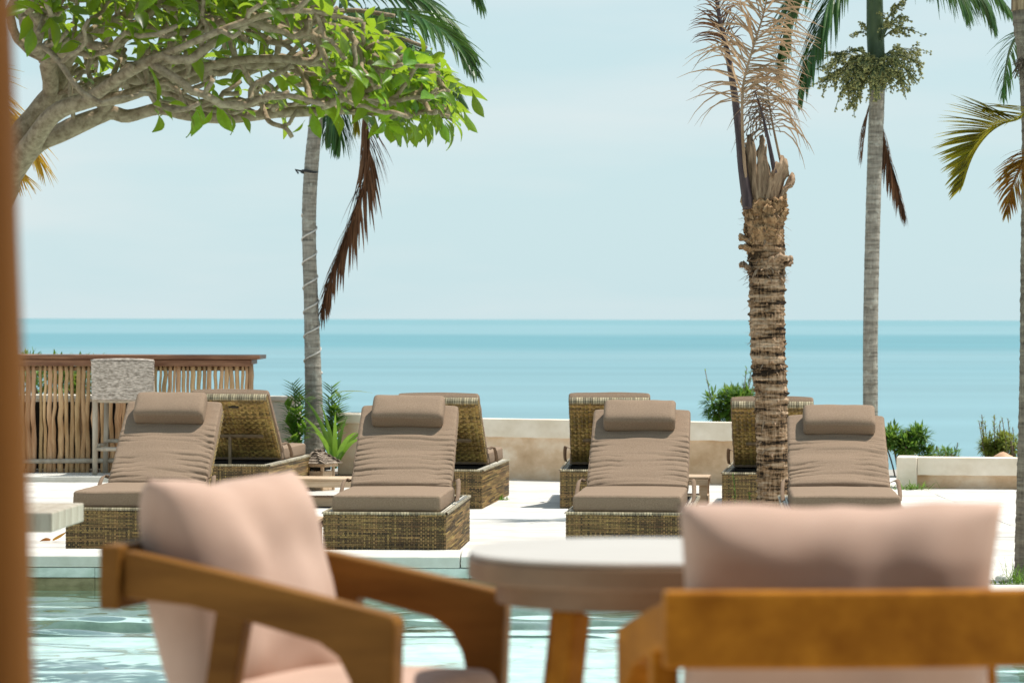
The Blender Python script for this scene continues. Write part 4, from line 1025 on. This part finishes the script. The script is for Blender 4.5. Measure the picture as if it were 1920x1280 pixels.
for i in range(N - 1, -1, -1):
    rad[i] = RT * rt.uniform(.9, 1.15) if not kids[i] else min(.062, sum(rad[c] ** ex for c in kids[i]) ** (1 / ex) * (1.0022))
for i in range(N): rad[i] *= 1 + 1.05 * math.exp(-((nodes[i] - orig).length / .75) ** 1.5) * min(1, rad[i] / .03)
chains = []; todo = [(0, -1)]
while todo:
    i, pr_ = todo.pop(); ch = [i] if pr_ < 0 else [pr_, i]
    while kids[i]:
        ks = sorted(kids[i], key=lambda c: -rad[c]); todo += [(c, i) for c in ks[1:]]
        i = ks[0]; ch.append(i)
    chains.append(ch)
def chain_mesh(m_, ch, n):
    rs_ = [rad[i] for i in ch]
    if len(rs_) > 1 and rs_[0] > rs_[1] * 1.05: rs_[0] = rs_[1]
    rs_ = [r_ * (1 + .10 * nz3(nodes[i].x * 9, nodes[i].y * 9, nodes[i].z * 9)) for r_, i in zip(rs_, ch)]
    rs_[-1] *= .9
    m_.tube([nodes[i] - tree.location for i in ch], rs_, n)
chains.sort(key=lambda c: -sum(rad[i] for i in c) * 1.0)
m_ = MB(); chain_mesh(m_, chains[0], 14); m_.build('trunk', M['frang_bark'], tree, True)
for ch in chains[1:8]: m_ = MB(); chain_mesh(m_, ch, 12); m_.build('limb', M['frang_bark'], tree, True)
for ch in chains[8:300]: m_ = MB(); chain_mesh(m_, ch, 8); m_.build('branch', M['frang_bark'], tree, True)
m_ = MB()
for ch in chains[300:]: chain_mesh(m_, ch, 7)
m_.build('twigs', M['frang_bark'], tree, True)['kind'] = 'stuff'

def leaf_verts(L_, W_, droop, wave, fold_, seed):
    """one blade along +y, base at the origin, with a short stalk"""
    rows = []; d = Vector((0, 1, 0)); p = Vector((0, 0, 0)); n = 9
    prof = [.06, .07, .35, .72, .95, 1.0, .92, .66, .34, .02]
    for i in range(n + 1):
        t = i / n; wv = W_ / 2 * prof[i]; up_ = Vector((0, -d.z, d.y))
        wz = wave * math.sin(t * 9 + seed)
        rows.append([p + Vector((-wv, 0, 0)) + up_ * (fold_ * wv + wz), p + Vector((-wv * .5, 0, 0)) + up_ * fold_ * wv * .35, p, p + Vector((wv * .5, 0, 0)) + up_ * fold_ * wv * .35, p + Vector((wv, 0, 0)) + up_ * (fold_ * wv - wz)])
        d = Matrix.Rotation(-droop / n, 3, 'X') @ d; p = p + d * (L_ / n)
    return rows
variants = []
for k in range(7):
    m_ = MB(); m_.strip(leaf_verts(1.0, .35 + .05 * math.sin(k * 2), .2 + .22 * k, .012 + .006 * (k % 3), .30 + .09 * (k % 3), k)); variants.append(m_)
LM = []
for m_ in variants:
    me = m_.mesh('leaf'); me.materials.append(M['frang_leaf']); me.polygons.foreach_set('use_smooth', [True] * len(me.polygons)); LM.append(me)
leaves = []
cands = list(ends)
for e in cands:
    p = nodes[e]; px = 960 + p.x / p.y * F; py = 598 + (1.5 - p.z) / p.y * F
    if px > 640: pr_ = .52
    elif px > 570: pr_ = .28
    elif py < 30: pr_ = .78
    elif py < 90: pr_ = .26
    else: pr_ = .10
    if px < 600 and p.y > YT + .45 and py < 175: pr_ = max(pr_, .62)
    if rt.random() > pr_: continue
    T = (dirs(e) * .6 + Vector((.18, rt.uniform(-.2, .2), .55))).normalized()
    base = T.orthogonal().normalized(); a0 = rt.uniform(0, 6.28); nl = rt.randint(4, 7) if px > 560 or py < 40 else rt.randint(3, 6)
    for q in range(nl):
        a = a0 + q * 2.4; s_ = Matrix.Rotation(a, 3, T) @ base; el = rt.uniform(.15, .95) - .35 * (q / nl)
        d = (s_ * math.cos(el) + T * math.sin(el)).normalized()
        L_ = rt.uniform(.13, .225) * (1 if q > 1 else .75)
        y_ = d; x_ = d.cross(T); x_ = x_.normalized() if x_.length > .05 else d.orthogonal().normalized(); z_ = x_.cross(y_)
        if z_.dot(T) < 0: x_, z_ = -x_, -z_
        mt = Matrix((x_, y_, z_)).transposed().to_4x4(); mt = Matrix.Translation(p - T * .012 * q) @ mt @ Matrix.Rotation(rt.uniform(-.5, .5), 4, 'Y') @ Matrix.Scale(L_, 4)
        leaves.append((p.y - (2 if px > 560 else 0) - L_, mt, rt.randrange(7)))
# a few leaves hanging below the lowest limb
for (x, y, d, L_, yaw) in ((378, 190, -.6, .19, .2), (405, 188, -.6, .19, -.35), (402, 200, -.5, .14, .5), (692, 172, -.7, .19, .35), (585, 205, -.5, .16, -.2), (572, 225, -.4, .10, .6), (726, 225, -.4, .12, -.1), (706, 225, -.2, .11, .3), (795, 215, -.3, .15, .1), (826, 222, -.2, .14, -.25),
                           (885, 170, 0, .16, -.3), (868, 205, -.2, .15, -.4), (120, 55, -.9, .20, .45), (60, 45, -.9, .17, .1)):
    p = A(x, y, d); mt = Matrix.Translation(p) @ Matrix.Rotation(yaw, 4, 'Y') @ Matrix.Rotation(R(-78), 4, 'X') @ Matrix.Rotation(yaw * 2, 4, 'Y') @ Matrix.Scale(L_, 4)
    leaves.append((-9, mt, 1))
leaves.sort(key=lambda q: q[0])
for _, mt, k in leaves[:300]:
    o = bpy.data.objects.new('leaf', LM[k]); C.objects.link(o); o.parent = tree; o.matrix_local = Matrix.Translation(-tree.location) @ mt
m_ = MB(); toff = Matrix.Translation(-tree.location)
for _, mt, k in leaves[300:]:
    q = toff @ mt; m_.add([q @ Vector(v) for v in variants[k].v], variants[k].f)
m_.build('leaves', M['frang_leaf'], tree, True)['kind'] = 'stuff'

# ------------------------------------------------------------------ plants by the palm foot
def pinnate_plant(label, px, py, Y, stems, m, leaf, grp=None, name='leafy_plant'):
    b = at(px, py, Y); t = thing(name, label, 'plant', (b.x, Y, max(0, b.z)), 0, grp); rr = random.Random(int(px))
    for (tx, ty, dy, ln, n) in stems:
        e = at(tx, ty, Y + dy) - t.location; mid = e * .5 + Vector((e.x * -.15, 0, .12 * e.z)); pth = bez([Vector((0, 0, 0)), mid, e], 8)
        m_ = MB(); m_.tube(pth, [.008 - .005 * i / 16 for i in range(17)], 5); so = m_.build('stem', M['fern'], t, True); l_ = MB()
        for k in range(n):
            f_ = .25 + .75 * (k + .5) / n; i = min(15, int(f_ * 16)); T = (pth[i + 1] - pth[i]).normalized()
            for s_ in (-1, 1):
                sd_ = T.cross(Vector((rr.uniform(-.4, .4), 1, 0))).normalized(); d = T * .75 + sd_ * s_ * .8 + Vector((0, rr.uniform(-.3, .3), .1))
                leaflet(l_, pth[i], d, leaf, ln * rr.uniform(.8, 1.15) * (1 - .4 * f_), .3, n=4)
        l_.build('leaflets', m, so)['kind'] = 'stuff'
    return t
Yq = 30.6
pinnate_plant('dark green feathery plant crowding one side of the cord-wound palm', 558, 850, Yq, [(548, 716, 0, .20, 11), (533, 755, -.1, .18, 10), (535, 790, -.15, .18, 10), (562, 726, .1, .2, 11), (572, 745, -.1, .2, 10), (555, 765, -.2, .2, 10), (574, 800, -.2, .17, 9), (545, 820, -.25, .16, 8)], M['fern'], .040)
pinnate_plant('tall bright plant between the cord-wound palm and the wall pillar', 622, 850, Yq + .1, [(622, 722, 0, .20, 10), (640, 740, .1, .2, 10), (615, 745, -.1, .2, 10), (628, 765, -.1, .2, 9), (608, 790, 0, .17, 9), (640, 770, .1, .19, 9)], M['fern'], .040)
bp_ = at(628, 858, Yq - .25)
br_p = thing('strap_leaf_plant', 'yellow-green rosette of strap leaves above the shingled lantern', 'plant', (bp_.x, Yq - .25, .1))
rr = random.Random(6)
for (tx, ty, dy) in ((584, 775, -.1), (668, 800, -.1), (655, 800, -.3), (612, 770, 0), (642, 790, .1), (600, 800, -.3), (662, 812, -.2), (628, 778, -.25), (590, 750, .1)):
    e = at(tx, ty, Yq - .25 + dy) - br_p.location; m_ = MB(); d = Vector((e.x * .6, dy * .5, abs(e.z))).normalized(); leaflet(m_, (0, 0, 0), d, .040, e.length * 1.15, 1.3, n=7, side=Vector((-d.z, .35, d.x)))
    m_.build('strap_leaf', M['fern'], br_p, True)
m_ = MB(); leaflet(m_, at(628, 735, Yq) - br_p.location, Vector((1, 0, .18)), .011, .36, .35, n=7, side=Vector((0, 1, .6)))
m_.build('strap_leaf', M['bush_yellow'], br_p, True)

def bush(label, px, py, Y, w_, h_, m, n, leaf, seed, name='bush', spikes=0, grp='bushes beyond the wall', stems=5):
    b = at(px, py, Y); t = thing(name, label, 'bush', (b.x, Y, b.z - .35), 0, grp); rr = random.Random(seed); m_ = MB(); st_ = MB()
    cl = [(rr.gauss(0, .27) * w_, rr.gauss(0, .25) * w_, .35 + h_ * rr.uniform(.12, .85), rr.uniform(.16, .30) * w_) for _ in range(11)]
    cl = [(x, y, min(z, .35 + h_ * (1.02 - 1.1 * (abs(x) / w_) ** 1.3)), r_) for x, y, z, r_ in cl]
    for x, y, z, r_ in cl:
        st_.tube(bez([(x * .1, y * .1, -.1), (x * .5, y * .6, z * .5), (x, y, z)], 4), .008, 5)
        for k in range(n // 11):
            v = Vector((rr.gauss(0, 1), rr.gauss(0, 1), rr.gauss(0, 1))).normalized() * r_ * rr.uniform(.35, 1.05); v.z *= .8
            d = (v.normalized() + Vector((rr.uniform(-.6, .6), rr.uniform(-.6, .6), rr.uniform(-.2, .9)))).normalized()
            leaflet(m_, Vector((x, y, z)) + v, d, leaf * rr.uniform(.6, 1.1), leaf * 3.4 * rr.uniform(.7, 1.2), .5, n=2)
    for k in range(spikes):
        x = rr.uniform(-.4, .4) * w_; y = rr.uniform(-.3, .3) * w_; hh = .35 + h_ * rr.uniform(1.0, 1.9); top = Vector((x * 1.4, y, hh)); st_.tube([(x * .5, y * .5, .2), (x, y, hh * .6), top], .004, 4)
        for q in range(18):
            f_ = rr.uniform(.45, 1); p = Vector((x * (.5 + .9 * f_), y, .2 + (hh - .2) * f_)); leaflet(m_, p, Vector((rr.uniform(-1, 1), rr.uniform(-1, 1), rr.uniform(.1, 1))), leaf * .5, leaf * 2, .3, n=2)
    st_.build('stem', M['twig'], t, True); m_.build('foliage', m, t)['kind'] = 'stuff'; return t
bush('pale green shrub over the tan wall, just beside the shaggy palm', 1368, 792, 33.5, .50, .36, M['bush'], 1900, .026, 1, spikes=7)
bush('dense dark green bush over the low wall, behind the nearest lounger cushion', 1692, 862, 31.3, .38, .36, M['bush'], 2400, .023, 2)
bush('small dark tuft over the middle of the low wall', 1775, 862, 31.0, .26, .10, M['bush'], 300, .016, 3, spikes=2)
bush('thin yellowish shrub over the low wall, by the rounded tan rock', 1866, 864, 31.6, .32, .24, M['bush_yellow'], 1300, .022, 4, spikes=9)
bush('reddish twiggy shrub close against the ringed palm trunk', 1912, 862, 31.2, .30, .26, M['bush_yellow'], 320, .016, 5, spikes=4)
bush('low green growth behind the stick front of the bar', 95, 760, 33.2, .7, .55, M['bush'], 1300, .025, 6)
bush('green growth behind the bar, by the woven stool back', 160, 760, 33.2, .6, .5, M['bush_yellow'], 900, .025, 8)

def rock(name, label, px, py, Y, d, m, seed, sink=.3):
    b = at(px, py, Y); me = bpy.data.meshes.new(name); bm_ = bmesh.new(); bmesh.ops.create_icosphere(bm_, subdivisions=3, radius=1)
    for v in bm_.verts:
        k = 1 + .16 * nz3(v.co.x * 1.4 + seed, v.co.y * 1.4, v.co.z * 1.4); v.co = Vector((v.co.x * d[0] * k, v.co.y * d[1] * k, v.co.z * d[2] * k))
    bm_.to_mesh(me); bm_.free(); o = link(name, me, m, None, True); o.location = (b.x, Y, b.z); return tag(o, label, 'rock')
rock('boulder', 'rounded tan boulder showing over the low wall', 1881, 868, 30.6, (.115, .15, .10), M['tan_rock'], 1)
rock('boulder', 'flat long tan boulder barely showing over the low wall', 1828, 868, 30.5, (.16, .15, .045), M['tan_rock'], 4)
rock('white_stone', 'white stone lying in the weeds at the ringed palm', 1880, 1084, 18.45, (.040, .045, .022), M['white_rock'], 7)

# grass and weeds on the deck
def tuft(name, label, px, py, Y, n, h_, spread, m, seed, wdt=.004, lean=.5, cat='grass'):
    b = at(px, py, Y); rr = random.Random(seed); m_ = MB()
    for k in range(n):
        x = rr.gauss(0, spread); y = rr.gauss(0, spread * .7); leaflet(m_, (x, y, 0), Vector((rr.gauss(0, lean), rr.gauss(0, lean), 1)), wdt * rr.uniform(.7, 1.3), h_ * rr.uniform(.5, 1.1), rr.uniform(.1, 1.0), n=4)
    o = m_.build(name, m, None); o.location = (b.x, Y, 0.0); return tag(o, label, cat)
tuft('grass_tuft', 'long green grass tuft at the foot of the ringed palm', 1917, 1084, 18.42, 110, .17, .05, M['fern'], 3)
tuft('weed_patch', 'small leafy weeds about the white stone', 1878, 1084, 18.40, 40, .06, .05, M['bush'], 4, .007, .9, 'weeds')
tuft('weed_patch', 'bright green weeds at a lounger corner on bare paving', 942, 940, 26.9, 40, .06, .035, M['fern'], 5, .008, .9, 'weeds')
tuft('weed_patch', 'dull green creeping weeds at the square end block of the low wall', 1705, 914, 28.75, 90, .12, .09, M['bush'], 6, .010, 1.2, 'weeds')
tuft('weed_patch', 'dry pale weeds under the front of the low table', 583, 946, 25.6, 20, .03, .02, M['dead_leaf'], 7, .005, 1.2, 'weeds')
def flower_weed(label, px, Y, hpx, seed):
    b = at(px, 945, Y); t = thing('flowering_weed', label, 'weed', (b.x, Y, 0)); rr = random.Random(seed); h_ = hpx / F * Y
    m_ = MB(); pth = bez([(0, 0, 0), (.01, 0, h_ * .5), (-.01, 0, h_)], 5); m_.tube(pth, .0035, 5); m_.build('stem', M['fern'], t, True); l_ = MB()
    for k in range(26):
        f_ = rr.uniform(.3, 1); p = Vector((rr.uniform(-.01, .01), 0, h_ * f_)); a = rr.uniform(0, 6.28); leaflet(l_, p, Vector((math.cos(a), math.sin(a) * .6, .5)), .008, rr.uniform(.02, .06), .6, n=3)
    l_.build('leaves', M['bush_yellow'], t)['kind'] = 'stuff'; return t
flower_weed('taller yellow-green weed before the woven base, beside the shaggy palm', 1376, 24.7, 82, 1)
flower_weed('shorter yellow-green weed touching the shaggy palm foot', 1406, 24.5, 48, 2)
# dry leaf on the paving
m_ = MB(); leaflet(m_, (0, 0, .012), Vector((1, .1, .75)), .035, .12, .3, n=5, fold_=.8, side=Vector((.1, 1, .2))); leaflet(m_, (-.01, 0, .008), Vector((-1, .2, .25)), .03, .08, .6, n=5, fold_=.8, side=Vector((.1, 1, .4)))
o = m_.build('fallen_leaf', M['rust_leaf'], None, True); b = at(98, 1016, 21.75); o.location = (b.x, b.y, .004); tag(o, 'curled dry brown leaf lying on the white paving', 'leaf')

# ------------------------------------------------------------------ foreground furniture
def pillow(name, label, w_, h_, t_, seed, dent=0, cave=.08, wamp=.015):
    n = 34; vs = []; m_ = MB()
    for s_ in (1, -1):
        rows = []
        for j in range(n + 1):
            row = []
            for i in range(n + 1):
                u = i / n * 2 - 1; v = j / n * 2 - 1; u = math.copysign(abs(u) ** .8, u); v = math.copysign(abs(v) ** .8, v)
                x = u * w_ / 2 * (1 - .06 * (1 - v * v)); y = v * h_ / 2 * (1 - cave * (1 - u * u))
                th = t_ / 2 * ((1 - u ** 4) ** .55) * ((1 - v ** 4) ** .55)
                th *= 1 + .14 * nz3(u * 1.8, v * 1.8, seed + s_)
                wr = wamp * nz3(u * 2.6, v * 1.8, seed + s_ * 3) * (1 - max(abs(u), abs(v)) ** 6)
                y -= dent * math.exp(-((u - .42) * 2.4) ** 2) * max(0, v) ** 2
                row.append((x, y + .010 * nz3(u * 2.5, 3, seed) * max(0, v), s_ * (th + .003) + wr))
            rows.append(row)
        q = MB(); q.strip(rows)
        if s_ < 0: q.f = [tuple(reversed(f)) for f in q.f]
        m_.add(q.v, q.f)
    o = m_.build(name, M['blush'], None, True, fix=True)
    b = bmesh.new(); b.from_mesh(o.data); bmesh.ops.remove_doubles(b, verts=b.verts, dist=.0075); b.to_mesh(o.data); b.free()
    return tag(o, label, 'pillow', 'blush scatter pillows')

def armchair(label, origin, rz, teak):
    t = thing('armchair', label, 'armchair', origin, rz, 'teak armchairs on the terrace')
    arm = [(y_ * .93, z_ * .957) for y_, z_ in ((-.30, .705), (-.10, .672), (.10, .635), (.285, .600), (.292, .585), (.268, 0), (.222, 0), (.214, .30), (.209, .42), (.196, .475), (.170, .520), (.128, .545), (.0, .574), (-.15, .604), (-.30, .614))]
    for s_ in (-1, 1):
        m_ = MB(); m_.prism(arm, -.023, .023); o = m_.build('arm', teak, t, bevel=.006, seg=2, fix=True); o.location = (s_ * .262, 0, 0); o.rotation_euler = (0, 0, R(-2.5 * s_))
        m_ = MB(); m_.prism([(-.085, .600), (-.025, .588), (-.135, 0), (-.178, 0)], -.022, .022); o = m_.build('rear_leg', teak, t, bevel=.005, fix=True); o.location = (s_ * .258, 0, 0)
        m_ = MB(); m_.box((s_ * .225, .03, .328), (.024, .46, .05)); m_.build('side_rail', teak, t, bevel=.004)
    m_ = MB(); n = 12                                                # back rail, gently bowed
    for (z0, z1) in ((.566, .684),):
        A_ = [(-.288 + .576 * i / n, -.281 - .016 * math.sin(math.pi * i / n)) for i in range(n + 1)]
        poly = A_ + [(x, y - .040) for x, y in reversed(A_)]; m_.prism(poly, z0, z1, axis=2)
    m_.build('back_rail', teak, t, bevel=.006, fix=True)
    for y in (.235, -.20): m_ = MB(); m_.box((0, y, .328), (.426, .024, .05)); m_.build('cross_rail', teak, t, bevel=.004)
    m_ = rounded(.45, .50, .075, .03, 12, 12, 3, lambda x, y, z: (x, y, z + .014 * max(0, z / .0375) * (1 - (x / .225) ** 2) + .004 * nz3(x * 6, y * 6, 4)))
    o = m_.build('seat_cushion', M['blush'], t, True); o.location = (0, .025, .392)
    return t
thA = math.atan2(-.936, -.35)                                         # forward is (.936,-.35)
armchair('teak armchair seen side on, its pillow leaning against the back', (-.355, 6.10, ZT), thA, M['teak_shaded'])
cB = (.497, 5.30, ZT); thB = R(4.5)
armchair('teak armchair seen from behind, its broad back rail across the picture', cB, thB, M['teak'])
def place(o, org, rz, y, z, tilt, x=0, yaw=0, roll=0):
    """stand a pillow on the seat: local x across, y up the back"""
    o.matrix_world = Matrix.Translation(org) @ Matrix.Rotation(rz, 4, 'Z') @ Matrix.Translation((x, y, z)) @ Matrix.Rotation(yaw, 4, 'Z') @ Matrix.Rotation(R(90) + tilt, 4, 'X') @ Matrix.Rotation(roll, 4, 'Z')
p_ = pillow('pillow', 'plump blush pillow with a pointed upper corner, in the chair seen side on', .47, .46, .22, 3, .012, .04, .010); place(p_, (-.355, 6.10, ZT), thA, -.165, .580, R(14), .0, R(-10), R(1))
p_ = pillow('pillow', 'wide blush pillow showing above the broad back rail', .52, .43, .17, 8, .0, .035); place(p_, cB, thB, -.135, .60, R(9), .012)

# smooth topped table
tb = thing('dining_table', 'thick rounded wooden table with a pale sunlit top, between the armchairs', 'table', (.285, 5.98, ZT))
def sup(a, rx, ry, n=2.5):
    c, s_ = math.cos(a), math.sin(a); return (rx * math.copysign(abs(c) ** (2 / n), c), ry * math.copysign(abs(s_) ** (2 / n), s_))
pl = [sup(2 * math.pi * k / 72, .365, .34) for k in range(72)]
m_ = MB(); m_.prism(pl, .626, .668, axis=2); m_.build('slab_edge', M['table_edge'], tb, bevel=.006, seg=2, fix=True)
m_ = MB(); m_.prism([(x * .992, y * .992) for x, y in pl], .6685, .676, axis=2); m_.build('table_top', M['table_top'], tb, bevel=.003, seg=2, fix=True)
m_ = MB(); m_.prism([(x * .86, y * .86) for x, y in pl], .585, .625, axis=2); m_.build('under_rim', M['table_edge'], tb, fix=True)
for sx in (-1, 1):
    for sy in (-1, 1):
        m_ = MB(); m_.beam((sx * .175, sy * .17, .576), (sx * .235, sy * .225, 0), .052, .046); m_.build('leg', M['teak'], tb, bevel=.006)

# pedestal table at the pool ledge
pt = at(38, 968, 12.6)
pd = thing('pedestal_table', 'weathered square table top jutting out from behind the brown post', 'table', (pt.x - .14, 12.6, 0), R(-3))
for k in range(5):
    m_ = MB(); m_.box((0, 0, 0), (.66, .128, .075)); o = m_.build('plank', M['grey_wood'], pd, bevel=.006); o.location = (0, -.262 + .131 * k, .728)
m_ = MB(); m_.tube([(-.03, 0, .02), (-.03, 0, .69)], .045, 14); m_.build('pedestal', M['grey_wood'], pd, True)
m_ = MB(); m_.prism([(.20 * math.cos(a) - .03, .20 * math.sin(a)) for a in np.linspace(0, 6.283, 24, endpoint=False)], 0, .03, axis=2); m_.build('foot', M['grey_wood'], pd, bevel=.005, fix=True)

# leaning wooden post close to the camera
Yp0 = 3.3
e0, e1, e2 = at(14, -150, Yp0), at(36, 600, Yp0), at(72, 1440, Yp0)
rp_ = .085
pts = [e - Vector((rp_, 0, 0)) for e in (e0, e1, e2)]
d = (pts[2] - pts[0]); bot = pts[2] + d * ((ZT - pts[2].z) / d.z); topp = pts[0] - d * .6
m_ = MB(); path = [bot.lerp(topp, k / 24) for k in range(25)]
m_.tube([p - Vector((bot.x, bot.y, ZT)) for p in path], [rp_ * (1 + .02 * nz3(k * .4, 1, 2)) for k in range(25)], 28)
o = m_.build('wooden_post', M['post'], None, True); o.location = (bot.x, bot.y, ZT); tag(o, 'smooth orange-brown post standing close, at the very edge of the picture', 'post')

# pavilion inferred from the post; unseen roof and wall added to dim the foreground
pv_ = thing('unseen_pavilion', None, None, (0, -2.5, ZT)); pv_['kind'] = 'structure'
m_ = MB(); m_.box((0, -.35, 2.62), (14, 12.0, .16)); m_.build('roof', M['post'], pv_)
m_ = MB(); m_.box((0, -6.0, 1.27), (14, .2, 2.54)); m_.build('rear_wall', M['post'], pv_)
